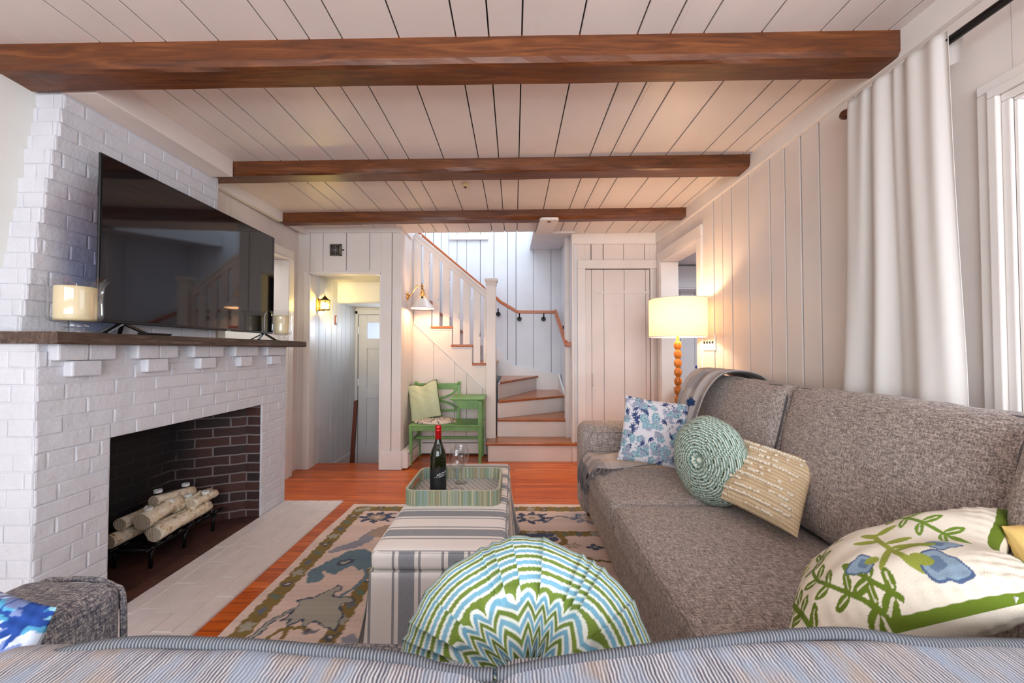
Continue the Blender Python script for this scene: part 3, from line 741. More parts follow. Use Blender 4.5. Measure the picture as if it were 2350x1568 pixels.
b = MB(); b.obox((ctr.x + nn_.x * .0, ctr.y, (zb + zt) / 2 + .004), (Wt - .012, .003, zt - zb - .022), Mt); b.build('screen', M['screen'], tv)
for s in (.10, .93):
    p = A0.lerp(A1, s); b = MB(); ap = p - nn_ * .02
    for (q, g) in ((.115, .06), (-.115, -.06)):
        b.bar((ap.x, ap.y, 1.366), (ap.x + d.x * q + nn_.x * .03, ap.y + d.y * q + nn_.y * .03, 1.312), .02, .012)
        b.bar((ap.x, ap.y, 1.366), (ap.x + d.x * q * .5 - nn_.x * .07, ap.y + d.y * q * .5 - nn_.y * .07, 1.312), .016, .010)
    b.obox((ap.x, ap.y, 1.366), (.05, .02, .016), Mt)
    b.build('stand_foot', M['black_plastic'], tv, bevel=.002)
fnt = None
def text(body, name, size, mat, loc, M3, parent, ext=.0004):
    c = bpy.data.curves.new(name, 'FONT'); c.body = body; c.size = size; c.extrude = ext; c.align_x = 'CENTER'; c.align_y = 'CENTER'
    o = bpy.data.objects.new(name, c); COL.objects.link(o); c.materials.append(mat)
    dg = bpy.context.evaluated_depsgraph_get(); me = bpy.data.meshes.new_from_object(o.evaluated_get(dg)); bpy.data.objects.remove(o)
    o = bpy.data.objects.new(name, me); COL.objects.link(o)
    me.transform(Matrix.Translation(Vector(loc) - (abs_loc(parent) if parent else Vector((0, 0, 0)))) @ M3.to_4x4())
    if parent: o.parent = parent
    return o
M['white_ink'] = plain('white_ink', (.75, .75, .75, 1), .5)
lp = A0.lerp(A1, .62) + nn_ * .003
text('Hisense', 'maker_mark', .012, M['white_ink'], (lp.x, lp.y, zb + .006), Matrix((d, (0, 0, 1), nn_)).transposed(), tv)

sb = thing('streaming_box', 'small flat black streaming box lying on the mantel under the television', 'media box', (-1.80, 1.95, 1.305))
b = MB(); b.box(-1.845, -1.80, 1.905, 2.055, 1.309, 1.318); b.build('box_body', M['black_plastic'], sb, bevel=.004)
b = MB(); b.box(-1.84, -1.805, 1.91, 2.05, 1.305, 1.309); b.build('rubber_pad', M['black_plastic'], sb)

def thin_glass():
    t = NT('thin_clear_glass'); tr = t.n('ShaderNodeBsdfTransparent'); tr.inputs[0].default_value = (.97, .98, .985, 1); gl = t.n('ShaderNodeBsdfGlossy'); gl.inputs['Roughness'].default_value = .03
    lw = t.n('ShaderNodeLayerWeight'); lw.inputs[0].default_value = .5; mx = t.n('ShaderNodeMixShader')
    f = t.math('ADD', t.math('MULTIPLY', t.math('POWER', lw.outputs['Facing'], 2.5), .75), .06)
    t.l(f, mx.inputs[0]); t.l(tr.outputs[0], mx.inputs[1]); t.l(gl.outputs[0], mx.inputs[2]); t.l(mx.outputs[0], t.out.inputs[0]); return t.mat
M['clear'] = thin_glass()
M['candle'] = NT('cream_candle_wax').fin(srgb(226, 208, 168), .4, 0, Subsurface_Weight=.4, Subsurface_Radius=(.03, .015, .006))
def hurricane(x, y, s, h, label):
    root = thing('hurricane_candle_holder', label, 'candle holder', (x, y, 1.305), 0, 'glass hurricanes on the mantel')
    b = MB(); z = 1.3055; r = s
    outer = [(.001, 0), (.50 * r, .0), (.52 * r, .03 * h), (.28 * r, .07 * h), (.30 * r, .10 * h), (.42 * r, .125 * h), (.30 * r, .155 * h), (.34 * r, .18 * h), (.70 * r, .20 * h), (.80 * r, .25 * h), (.82 * r, .35 * h), (.80 * r, .72 * h), (.84 * r, .88 * h), (1.0 * r, 1.0 * h)]
    inner = [(.985 * r, 1.0 * h), (.815 * r, .87 * h), (.775 * r, .72 * h), (.79 * r, .35 * h), (.77 * r, .26 * h), (.6 * r, .225 * h), (.001, .22 * h)]
    b.lathe(outer, (x, y, z), 40); b.build('glass_vessel', M['clear'], root, smooth=True)
    b = MB(); zz = z + .226 * h; b.lathe([(.001, 0), (.60 * r, 0), (.62 * r, .01), (.62 * r, .60 * h), (.59 * r, .615 * h), (.2 * r, .60 * h), (.001, .60 * h)], (x, y, zz), 36); b.build('pillar_candle', M['candle'], root, smooth=True)
    b = MB(); b.tube([(x, y, zz + .60 * h), (x + .001, y, zz + .60 * h + .018)], .0018, 6); b.build('wick', M['white_ink'], root)
hurricane(-1.885, 1.672, .105, .236, 'large glass hurricane with a thick cream candle at the near end of the mantel')
hurricane(-1.862, 3.13, .085, .240, 'smaller glass hurricane with a cream candle at the far end of the mantel')

# ================================================================ STAIRCASE
st = thing('staircase', 'white winder staircase with wooden treads climbing to the left', 'staircase', (0.2, 5.0, 0))
NB = (-.21, 4.62)      # pivot at the newel
RX = .69
# lower steps
b = MB(); b.box(-.29, .692, 4.352, 4.75, 0, .178); b.build('riser', M['white'], st, bevel=.002)
b = MB(); b.box(-.315, .700, 4.322, 4.76, .180, .21); b.build('tread', M['tread'], st, bevel=.008, seg=3)
def wedge(poly, z0, z1, zt, nose):
    b = MB(); b.prism(poly, 'z', z0, z1 - .03); b.build('riser', M['white'], st, bevel=.002)
    # tread slightly proud of the riser line (first edge of the polygon)
    p, q = Vector((*poly[0], 0)), Vector((*poly[1], 0)); dd = (q - p).normalized(); nn2 = Vector((dd.y, -dd.x, 0)) * .028
    tp = [(p.x + nn2.x, p.y + nn2.y), (q.x + nn2.x, q.y + nn2.y)] + list(poly[1:]) + [poly[0]] if False else [(p.x + nn2.x, p.y + nn2.y), (q.x + nn2.x, q.y + nn2.y)] + list(poly[2:])
    b = MB(); b.prism(tp, 'z', z1 - .03, z1); b.build('tread', M['tread'], st, bevel=.007, seg=3)
wedge([(-.20, 4.65), (.668, 4.65), (.685, 5.99), (-.20, 5.99)], .18, .42, 0, 0)
wedge([(-.20, 4.68), (.665, 5.235), (.70, 5.99), (-.20, 5.99)], .40, .63, 0, 0)
wedge([(-.20, 4.82), (.345, 5.99), (.2, 5.995), (-.20, 5.99)], .60, .84, 0, 0)
# straight flight climbing left
nose = [-.235, -.486, -.726, -.97, -1.20]
for k in range(5):
    z1 = 1.08 + .2175 * k - (.0 if k == 0 else .0); x1 = nose[k]; x0 = -1.22
    b = MB(); b.box(x0, x1 - .03, 4.66, 5.99, z1 - .2175 if k else .8, z1 - .03); b.build('riser', M['white'], st, bevel=.002)
    b = MB(); b.box(x1 - .262 if k < 4 else -1.24, x1, 4.615, 5.99, z1 - .03, z1 - .002); b.build('tread', M['oak_rail'], st, bevel=.009, seg=3)
    b = MB(); b.box(x1 - .255 if k < 4 else -1.23, x1 - .006, 4.628, 4.66, z1 - .046, z1 - .03); b.build('tread_moulding', M['trim'], st, bevel=.003)
# outer string: a flat white board cut to the steps
P = [(-.22, ztop(-.22) - .0), (-.22, 1.05)]
for k in range(1, 5): P += [(nose[k] - .002 if False else nose[k], 1.05 + .2175 * (k - 1)), (nose[k], 1.05 + .2175 * k)]
P = [(-.22, ztop(-.22)), (-.22, 1.048), (nose[1] - .012, 1.048), (nose[1] - .012, 1.265), (nose[2] - .012, 1.265), (nose[2] - .012, 1.483), (nose[3] - .012, 1.483), (nose[3] - .012, 1.70), (-1.19, 1.70), (-1.19, ztop(-1.19))]
b = MB(); b.prism(P, 'y', 4.638, 4.70); b.build('stringer', M['white'], st, bevel=.001)
b = MB(); b.bar((-1.19, 4.642, ztop(-1.19)), (-.22, 4.642, ztop(-.22)), .014, .016, (0, 0, 1)); b.build('stringer_moulding', M['trim'], st, bevel=.002)
# newel
b = MB(); b.box(-.325, -.215, 4.545, 4.65, .21, 1.99); b.box(-.333, -.207, 4.537, 4.658, 1.99, 2.005); b.hexa([(-.325, 4.545, 2.005), (-.215, 4.545, 2.005), (-.215, 4.65, 2.005), (-.325, 4.65, 2.005), (-.345, 4.525, 2.04), (-.195, 4.525, 2.04), (-.195, 4.67, 2.04), (-.345, 4.67, 2.04)]); b.box(-.345, -.195, 4.525, 4.67, 2.04, 2.065)
b.build('newel_post', M['white'], st, bevel=.003)
# rail
YB = 4.62
def zr(x): return 1.234 + (803 - (668 - (X(1118, YB) - x) / (X(1118, YB) - X(958, YB)) * 133)) * YB / 900
xa, xb = -1.17, -.325
b = MB(); b.prism([(xb, zr(xb) - .10), (xb, zr(xb) - .01), (xa, zr(xa) - .01), (xa, zr(xa) - .10)], 'y', 4.60, 4.645); b.prism([(xb, zr(xb) - .035), (xb, zr(xb)), (xa, zr(xa)), (xa, zr(xa) - .035)], 'y', 4.585, 4.66)
b.build('handrail_white', M['white'], st, bevel=.004)
b = MB(); b.prism([(xb - .02, zr(xb) + .006), (xb - .02, zr(xb) + .05), (xa, zr(xa) + .05), (xa, zr(xa) + .006)], 'y', 4.665, 4.71); b.build('handrail_cap', M['oak_rail'], st, bevel=.012, seg=3)
b = MB(); b.box(-1.185, -1.10, 4.606, 4.638, 1.705, 2.60); b.build('end_board', M['white'], st, bevel=.002)
# flat sawn balusters, gap centres as seen between them
gc = [X(p, YB) for p in (967, 988.5, 1012, 1035.5, 1059, 1082.5, 1106)]
def foot(x):
    for k in range(4, -1, -1):
        if x < nose[k] - .003: return 1.078 + .2175 * k
    return 1.078
def gapprof(k, zb0, zt0):
    """half width of the gap at height fractions, alternating shapes"""
    h = .023
    if k % 2 == 0:
        zc_ = zb0 + (zt0 - zb0) * .36
        return [(zb0, .020, .020), (zc_ - .02, .019, .019), (zc_ - .0, .019, .019), (zc_ + .005, .036, .036), (zc_ + .06, .022, .022), (zt0 - .3, .019, .019), (zt0, .021, .021)]
    zc_ = zt0 - .17
    return [(zb0, .021, .021), (zb0 + .3, .023, .023), (zc_ - .03, .020, .020), (zc_ - .028, .030, .020), (zc_ - .005, .030, .020), (zc_, .020, .030), (zc_ + .02, .020, .030), (zc_ + .026, .016, .018), (zt0, .016, .019)]
edges = [(-1.12, None)] + [(g, k) for k, g in enumerate(gc)] + [(xb, None)]
for i in range(len(edges) - 1):
    (g0, k0), (g1, k1) = edges[i], edges[i + 1]
    def side(g, k, sgn):
        zb0 = foot(g) if k is not None else 1.08; zt0 = zr(g) - .05
        if k is None: return None
        return [(g + sgn * (pr[2] if sgn > 0 else pr[1]), pr[0]) for pr in gapprof(k, zb0, zt0)]
    L_ = side(g0, k0, 1) or [(g0, None), (g0, None)]
    R_ = side(g1, k1, -1) or [(g1, None), (g1, None)]
    mx = (g0 + g1) / 2; zb0 = foot(mx)
    if L_[0][1] is None: L_ = [(g0, zb0), (g0, zr(g0) - .05)]
    if R_[0][1] is None: R_ = [(g1, zb0), (g1, zr(g1) - .05)]
    # clip the sides to this board's own foot
    def fix(pts):
        q = [p for p in pts if p[1] > zb0 + .002]
        return [(pts[0][0], zb0)] + q
    L_ = fix(L_); R_ = fix(R_)
    poly = L_[::-1][::-1]
    poly = R_[:1] + R_[1:] + L_[::-1]
    zt_ = min(zr(mx), 2.6)
    poly = [(x, min(z, 2.62)) for x, z in poly]
    b = MB(); b.prism(poly, 'y', 4.61, 4.636); b.build('baluster', M['white'], st)
# skirting along the stairwell walls
b = MB(); b.prism([(X(1140, 5.97), .85), (X(1140, 5.97), 1.30), (X(1160, 5.97), 1.10), (X(1178, 5.97), 1.0), (.70, .86), (.70, .5)], 'y', 5.975, 5.998); b.build('skirt_board', M['trim'], st, bevel=.002)
b = MB(); b.prism([(5.99, .5), (5.99, .87), (5.9, .85), (5.3, .66), (4.72, .30), (4.45, .22), (4.45, .1)], 'x', .662, .688); b.build('skirt_board', M['trim'], st, bevel=.002)
# wall handrail on brackets
hr = thing('wall_handrail', 'orange wood handrail on black brackets along the stairwell wall', 'handrail', (.4, 5.93, 1.8))
b = MB(); pts = [(-.42, 5.92, 2.16), (X(1147, 5.92), 5.92, 1.234 + 111 * 5.92 / 900), (X(1187, 5.92), 5.92, 1.234 + 87 * 5.92 / 900), (.60, 5.90, 1.80)]
for p, q in zip(pts[:-1], pts[1:]): b.bar(p, q, .04, .045)
b.build('back_rail', M['oak_rail'], hr, bevel=.008, seg=3)
b = MB(); b.bar((.605, 5.90, 1.80), (.60, 5.72, 1.79), .042, .05); b.bar((.60, 5.74, 1.80), (.60, 4.55, 1.30), .042, .05); b.bar((.60, 4.56, 1.295), (.60, 4.44, 1.295), .042, .045); b.bar((.58, 4.46, 1.295), (.655, 4.46, 1.295), .042, .045)
b.build('side_rail', M['oak_rail'], hr, bevel=.008, seg=3)
for (x, y, z, dy) in ((X(1143, 5.92) , 5.92, 1.85, 1), (X(1192, 5.92), 5.92, 1.775, 1), (X(1248, 5.92), 5.92, 1.775, 1), (.60, 5.3, 1.58, 0)):
    b = MB()
    if dy: b.tube([(x, 5.92, z + .01), (x, 5.93, z - .05), (x, 5.98, z - .07)], .009, 8); b.tube([(x, 5.975, z - .07), (x, 5.999, z - .07)], .036, 16)
    else: b.tube([(x, y, z), (x + .02, y, z - .04), (x + .06, y, z - .05)], .009, 8); b.tube([(.655, y, z - .05), (.668, y, z - .05)], .032, 16)
    b.build('bracket', M['black_metal'], hr, smooth=False)
# ================================================================ SOFT THINGS: helpers
def unit(v): return Vector(v).normalized()
def frame(x, y):
    x = unit(x); y = Vector(y); z = x.cross(y).normalized(); y = z.cross(x).normalized()
    return Matrix((x, y, z)).transposed()
def softbox(mb, c, h, Mx=None, r=.04, crown=.0, n=18, wr=.0, seed=0, m=0, sag=0, col=None):
    Mx = Mx or Matrix.Identity(3); c = Vector(c); rs = random.Random(seed); ph = [rs.uniform(0, 6.28) for _ in range(8)]
    idx = {}; vs = []
    tt = [math.sin(math.pi / 2 * (-1 + 2 * i / n)) for i in range(n + 1)]
    def vert(p):
        key = (round(p[0], 5), round(p[1], 5), round(p[2], 5))
        if key in idx: return idx[key]
        q = [p[k] * h[k] for k in range(3)]
        core = [max(-(h[k] - r), min(h[k] - r, q[k])) for k in range(3)]
        dv = Vector([q[k] - core[k] for k in range(3)])
        if dv.length > 1e-9: dv = dv.normalized() * r
        s = Vector(core) + dv
        ax, ay = s.x / h[0], s.y / h[1]
        s.z *= 1 + crown / h[2] * max(0, 1 - ax ** 4) * max(0, 1 - ay ** 4)
        if sag: s.y -= sag * (1 - ax * ax) * (ay + 1) / 2
        if wr:
            wv = math.sin(s.x * 23 + ph[0] + 2 * math.sin(s.y * 9 + ph[1])) * math.sin(s.y * 17 + ph[2] + 1.5 * math.sin(s.x * 7 + ph[3])) + .5 * math.sin(s.x * 41 + s.y * 29 + ph[4])
            s += s.normalized() * wr * wv
        idx[key] = len(vs); vs.append(c + Mx @ s); return idx[key]
    fs = []
    for ax in range(3):
        for sg in (-1, 1):
            for i in range(n):
                for j in range(n):
                    quad = []
                    for (u, v) in ((tt[i], tt[j]), (tt[i + 1], tt[j]), (tt[i + 1], tt[j + 1]), (tt[i], tt[j + 1])):
                        p = [0, 0, 0]; p[ax] = sg; p[(ax + 1) % 3] = u; p[(ax + 2) % 3] = v; quad.append(vert(p))
                    fs.append(tuple(quad) if sg > 0 else tuple(quad[::-1]))
    mb.add(vs, fs, m)
def cord(c, h, Mx, r, zs, cr=.007, wav=0, seed=0, n=10):
    """piping along the edge of a softbox face (local z = zs*h)"""
    pts = []; k = .72 * r; a, b_ = h[0] - .3 * r, h[1] - .3 * r; z = zs * (h[2] - .28 * r); rr = r * 1.1
    rs = random.Random(seed); p1, p2 = rs.uniform(0, 6), rs.uniform(0, 6)
    for (sx, sy, a0) in ((1, 1, 0), (-1, 1, 90), (-1, -1, 180), (1, -1, 270)):
        for t in range(5):
            an = R(a0 + 90 * t / 4); pts.append(Vector((sx * (a - rr) + rr * math.cos(an), sy * (b_ - rr) + rr * math.sin(an), z)))
    # subdivide and wobble
    out = []
    for i in range(len(pts)):
        p, q = pts[i], pts[(i + 1) % len(pts)]; L = (q - p).length; m = max(1, int(L / .04))
        for t in range(m):
            s = p.lerp(q, t / m)
            if wav: s = s + Vector((0, 1, 0)) * wav * math.sin(s.x * 14 + p1) * (1 if s.y > 0 else .3) + Vector((0, 0, 1)) * wav * .5 * math.sin(s.x * 9 + s.y * 11 + p2)
            out.append(Vector(c) + Mx @ s)
    b = MB(); b.tube(out, cr, n, close=True); return b

class Cv:
    """colour painter over arrays of surface coordinates"""
    def __init__(s, x, y, base, seed=0):
        s.x = x; s.y = y; s.c = np.tile(np.array(base[:3], dtype=np.float64), (len(x), 1)); s.rs = np.random.RandomState(seed)
    def put(s, mask, col, a=1.0):
        col = np.array(col[:3]); mask = np.asarray(mask, dtype=float) * a
        s.c = s.c * (1 - mask[:, None]) + col[None] * mask[:, None]
    def ell(s, cx, cy, rx, ry, ang=0, col=(0, 0, 0), a=1.0, lobes=0, amp=0, ph=0):
        dx, dy = s.x - cx, s.y - cy; ca, sa = math.cos(ang), math.sin(ang)
        u = (dx * ca + dy * sa) / rx; v = (-dx * sa + dy * ca) / ry
        rr = np.sqrt(u * u + v * v); lim = 1.0
        if lobes: lim = 1 + amp * np.cos(lobes * np.arctan2(v, u) + ph) + amp * .4 * np.cos((lobes * 2 + 1) * np.arctan2(v, u) + ph * 2)
        s.put(rr < lim, col, a)
    def leaf(s, x0, y0, x1, y1, w, col, a=1.0, vein=None):
        L = math.hypot(x1 - x0, y1 - y0); ux, uy = (x1 - x0) / L, (y1 - y0) / L
        t = ((s.x - x0) * ux + (s.y - y0) * uy) / L; d = np.abs(-(s.x - x0) * uy + (s.y - y0) * ux)
        prof = w * np.sqrt(np.clip(np.sin(np.pi * np.clip(t, 0, 1)), 0, 1)) * (1 - .25 * np.clip(t, 0, 1))
        s.put((t > 0) & (t < 1) & (d < prof), col, a)
        if vein is not None: s.put((t > .1) & (t < .75) & (d < w * .16), vein, .8)
    def line(s, pts, w, col, a=1.0):
        m = np.zeros(len(s.x), dtype=bool)
        for (x0, y0), (x1, y1) in zip(pts[:-1], pts[1:]):
            L2 = (x1 - x0) ** 2 + (y1 - y0) ** 2 + 1e-12
            t = np.clip(((s.x - x0) * (x1 - x0) + (s.y - y0) * (y1 - y0)) / L2, 0, 1)
            m |= ((s.x - x0 - t * (x1 - x0)) ** 2 + (s.y - y0 - t * (y1 - y0)) ** 2) < w * w
        s.put(m, col, a)
    def poly(s, pts, col, a=1.0):
        ins = np.zeros(len(s.x), dtype=bool); n = len(pts)
        for i in range(n):
            x0, y0 = pts[i]; x1, y1 = pts[(i + 1) % n]
            if y0 == y1: continue
            cnd = ((y0 > s.y) != (y1 > s.y)) & (s.x < (x1 - x0) * (s.y - y0) / (y1 - y0) + x0)
            ins ^= cnd
        s.put(ins, col, a)
def sm(pts, k=6):
    """Catmull-Rom through the points"""
    out = []; n = len(pts)
    for i in range(n - 1):
        p0 = pts[max(i - 1, 0)]; p1 = pts[i]; p2 = pts[i + 1]; p3 = pts[min(i + 2, n - 1)]
        for j in range(k):
            t = j / k
            out.append(tuple(.5 * ((2 * p1[q]) + (-p0[q] + p2[q]) * t + (2 * p0[q] - 5 * p1[q] + 4 * p2[q] - p3[q]) * t * t + (-p0[q] + 3 * p1[q] - 3 * p2[q] + p3[q]) * t ** 3) for q in range(len(p1))))
    out.append(tuple(pts[-1])); return out

def pillow_mesh(c, ux, uy, T, n=80, pinch=.07, pw=.5, chop=None, colfn=None, wr=.003, seed=0, both=False):
    c = Vector(c); ux = Vector(ux); uy = Vector(uy); nz = ux.cross(uy).normalized()
    t = np.sin(np.linspace(-math.pi / 2, math.pi / 2, n + 1)) * .5 + np.linspace(-1, 1, n + 1) * .5
    U, V = np.meshgrid(t, t); U = U.ravel(); V = V.ravel()
    rs = np.random.RandomState(seed); ph = rs.uniform(0, 6.28, 6)
    X = U * (1 - pinch * (1 - V ** 2)); Y = V * (1 - pinch * (1 - U ** 2))
    th = T * np.clip((1 - np.abs(U) ** 2.2) * (1 - np.abs(V) ** 2.2), 0, 1) ** pw
    edge = 1 - np.clip((1 - np.abs(U)) * (1 - np.abs(V)) * 6, 0, 1)
    th = th + wr * np.sin(9 * U + ph[0] + 2 * np.sin(4 * V + ph[1])) * np.sin(7 * V + ph[2]) * (1 - edge * .7) + wr * 1.2 * edge * (1 - (np.abs(U) ** 20)) * (1 - (np.abs(V) ** 20)) * np.sin(30 * (U + V) + ph[3]) * np.sin(23 * (U - V))
    if chop:  # (direction axis, depth, width): dent in the +v edge
        ax, dep, wid = chop
        A, B_ = (U, V) if ax == 'v' else (V, U)
        k = np.exp(-(A / wid) ** 2) * np.clip((B_ + .55) / 1.55, 0, 1) ** 1.5
        if ax == 'v': Y = Y - dep * k
        else: X = X - dep * k
        th = th * (1 - .45 * k)
    N = len(U); vs = []
    base = np.outer(X, np.array(ux)) + np.outer(Y, np.array(uy)) + np.array(c)
    nzv = np.array(nz)
    border = (np.abs(U) > .9999) | (np.abs(V) > .9999)
    top = base + np.outer(np.where(border, 0, np.maximum(th, .0008)), nzv); bot = base - np.outer(np.where(border, 0, np.maximum(th, .0008)), nzv)
    b = MB(); k = n + 1
    fs = []
    for j in range(n):
        for i in range(n):
            a = j * k + i; fs.append((a, a + 1, a + k + 1, a + k))
    b.add(top.tolist(), fs); b.add(bot.tolist(), [f[::-1] for f in fs])
    if colfn is not None:
        ct = colfn(U, V, 1); cb_ = colfn(U, V, 1 if both else -1); b.c = np.vstack([ct, cb_])
    rim = []
    for i in range(n + 1): rim.append(base[i])
    for j in range(1, n + 1): rim.append(base[j * k + n])
    for i in range(n - 1, -1, -1): rim.append(base[n * k + i])
    for j in range(n - 1, 0, -1): rim.append(base[j * k])
    return b, [Vector(p) for p in rim]
M['cloth'] = vcol('printed_cloth', .85, 700, .2)
M['knit'] = vcol('woven_cloth', .9, 420, .5)

# ================================================================ RUG
def rug():
    x0, x1, y0, y1 = -1.275, 1.42, .55, 3.135
    nx, ny = 400, 384
    gx_, gy_ = np.meshgrid(np.linspace(x0, x1, nx + 1), np.linspace(y0, y1, ny + 1)); X_ = gx_.ravel(); Y_ = gy_.ravel()
    field = srgb(228, 204, 192); olive = srgb(134, 112, 58); blue = srgb(96, 110, 132); navy = srgb(70, 80, 104); pale = srgb(172, 168, 156); cream = srgb(216, 198, 182); teal = srgb(104, 130, 146); tan = srgb(178, 154, 136); grey = srgb(150, 152, 164)
    # ragged, wandering outlines: the coordinates are perturbed before painting
    rs = np.random.RandomState(2)
    wx = X_ + .004 * np.sin(Y_ * 61) + .003 * np.sin(Y_ * 133 + X_ * 70) + rs.uniform(-.0025, .0025, len(X_)); wy = Y_ + .004 * np.sin(X_ * 57 + 1) + .003 * np.sin(X_ * 141 + Y_ * 50)
    c = Cv(wx, wy, field)
    dist = np.minimum(np.minimum(wx - x0, x1 - wx), y1 - wy)
    c.put(dist < 9, field)
    def band(a, b_): c.put((dist > a) & (dist < b_), olive)
    band(.050, .135); band(.46, .53)
    # guard band motifs
    for k in range(26):
        for (mx, my) in ((x0 + .092, y1 - .12 - k * .105), (x0 + .14 + k * .105, y1 - .092), (x0 + .495, y1 - .5 - k * .105), (x0 + .55 + k * .105, y1 - .495)):
            q = k % 4
            if q == 0: c.ell(mx, my, .030, .032, .5, pale, .9, 5, .22)
            elif q == 1: c.ell(mx, my, .026, .020, .9, navy, .9, 3, .35); c.ell(mx, my, .010, .009, 0, cream)
            elif q == 2: c.ell(mx, my, .034, .014, -.6, srgb(92, 124, 116), .8)
            else: c.ell(mx, my, .018, .022, 0, blue, .9, 4, .3)
    def flower(x, y, r, co, ci, cc, lob=8, ang=0):
        c.ell(x, y, r * 1.35, r * .92, ang, co, 1, lob, .26); c.ell(x, y, r * .70, r * .52, ang, ci, 1, lob, .10); c.ell(x, y, r * .28, r * .2, ang, cc)
    # border flowers and leaves on the visible left strip
    flower(-1.0, 2.89, .085, navy, tan, cream)
    c.poly(sm([(-1.10, 2.46), (-1.02, 2.52), (-.97, 2.68), (-.86, 2.72), (-.80, 2.62), (-.90, 2.60), (-.93, 2.50), (-1.02, 2.42), (-1.12, 2.38), (-1.10, 2.46)]), grey)
    c.poly(sm([(-.98, 2.62), (-.90, 2.76), (-.78, 2.78), (-.76, 2.66), (-.86, 2.58), (-.98, 2.62)]), tan)
    c.poly(sm([(-1.12, 2.22), (-1.05, 2.33), (-.98, 2.42), (-.86, 2.40), (-.80, 2.26), (-.86, 2.20), (-.92, 2.24), (-.98, 2.16), (-1.05, 2.18), (-1.02, 2.10), (-1.08, 2.08), (-1.13, 2.16), (-1.12, 2.22)]), teal)
    c.ell(-.97, 2.28, .05, .03, .4, navy); c.ell(-.97, 2.28, .03, .012, .4, pale)
    c.line(sm([(-.84, 2.24), (-.80, 2.12), (-.83, 2.02), (-.88, 1.94)]), .010, teal)
    lf = sm([(-1.06, 1.93), (-.98, 1.97), (-.91, 2.05), (-.885, 2.03), (-.90, 1.97), (-.82, 1.96), (-.78, 1.93), (-.83, 1.90), (-.80, 1.84), (-.78, 1.74), (-.84, 1.75), (-.89, 1.79), (-.93, 1.75), (-.96, 1.80), (-1.0, 1.76), (-1.02, 1.80), (-1.05, 1.79), (-1.03, 1.88), (-1.06, 1.93)])
    c.poly(lf, pale); c.line(lf, .0045, navy)
    c.line(sm([(-1.04, 1.87), (-1.09, 1.80), (-1.12, 1.68), (-1.16, 1.55)]), .012, pale); c.line(sm([(-1.028, 1.87), (-1.078, 1.80), (-1.108, 1.68), (-1.148, 1.55)]), .004, navy); c.line(sm([(-1.052, 1.87), (-1.102, 1.80), (-1.132, 1.68), (-1.172, 1.55)]), .004, navy)
    c.line(sm([(-.90, 1.73), (-.98, 1.75), (-1.03, 1.72), (-1.05, 1.66), (-1.08, 1.58)]), .010, olive); c.ell(-.89, 1.725, .035, .016, .2, navy, .8, 3, .2); c.line(sm([(-1.0, 1.74), (-.98, 1.69)]), .009, olive)
    c.ell(-.93, 1.62, .04, .03, .3, olive, .9, 5, .2); c.ell(-1.06, 1.62, .03, .02, 0, tan, 1, 4, .2)
    # far border, right of the ottoman
    for k, x in enumerate((.13, .55, .95, -.15, -.6)): flower(x, 2.885, .088, navy if k % 2 == 0 else grey, cream, tan)
    for k, x in enumerate((.33, .75, -.35)): c.line(sm([(x - .12, 2.80), (x, 2.92), (x + .1, 2.86), (x + .14, 2.95)]), .006, blue)
    # field: medallion arms, gold scrolls
    c.poly(sm([(-.02, 2.56), (.02, 2.62), (.25, 2.64), (.30, 2.56), (.22, 2.50), (.20, 2.40), (.05, 2.42), (-.02, 2.56)]), navy)
    c.line(sm([(.02, 2.56), (.10, 2.58), (.16, 2.52), (.22, 2.58), (.27, 2.6)]), .005, pale)
    c.line(sm([(.30, 2.64), (.32, 2.52), (.24, 2.46), (.22, 2.34), (.05, 2.32), (-.05, 2.42)]), .022, olive); c.line(sm([(.27, 2.62), (.29, 2.52), (.21, 2.46), (.19, 2.36)]), .004, cream)
    flower(.37, 2.48, .032, tan, cream, tan, 5); flower(.50, 2.46, .035, navy, blue, cream, 4)
    c.line(sm([(.30, 2.36), (.42, 2.34), (.5, 2.30), (.66, 2.30)]), .010, olive)
    for k, (x, y) in enumerate(((.2, 1.7), (.5, 1.9), (-.4, 1.3), (-.2, 1.1), (.35, 1.2), (-.6, 1.6), (.3, 2.1))): flower(x, y, .11, (navy, teal, grey)[k % 3], (cream, tan)[k % 2], olive, 6 + k % 3, k)
    # abrash: bands of slightly different dye across the rows
    ab = 1 + .05 * np.sin(Y_ * 37 + 1.3 * np.sin(Y_ * 11)) + .03 * np.sin(Y_ * 171) + rs.uniform(-.035, .035, len(X_))
    c.c = np.clip(c.c * ab[:, None], 0, 1)
    z = .010 + .0012 * np.sin(X_ * 5 + Y_ * 3)
    edge = .006 * np.sin(Y_ * 4.2) + .004 * np.sin(Y_ * 9)
    Xs = X_ + np.where(X_ < x0 + .05, edge, 0) * np.clip((x0 + .05 - X_) / .05, 0, 1)
    Ys = Y_ + np.where(Y_ > y1 - .04, .005 * np.sin(X_ * 7), 0)
    b = MB(); vs = np.column_stack([Xs, Ys, z]).tolist(); k = nx + 1
    fs = [(j * k + i, j * k + i + 1, (j + 1) * k + i + 1, (j + 1) * k + i) for j in range(ny) for i in range(nx)]
    b.add(vs, fs)
    # thickness: a skirt down to the floor round the edge
    bd = [i for i in range(nx + 1)] + [j * k + nx for j in range(1, ny + 1)] + [ny * k + i for i in range(nx - 1, -1, -1)] + [j * k for j in range(ny - 1, 0, -1)]
    base = len(b.v); b.v += [(b.v[i][0], b.v[i][1], .001) for i in bd]; m_ = len(bd)
    for i in range(m_):
        b.f.append((bd[(i + 1) % m_], bd[i], base + i, base + (i + 1) % m_)); b.m.append(0); b.uv.append(None)
    b.c = np.vstack([c.c, c.c[bd] * .8])
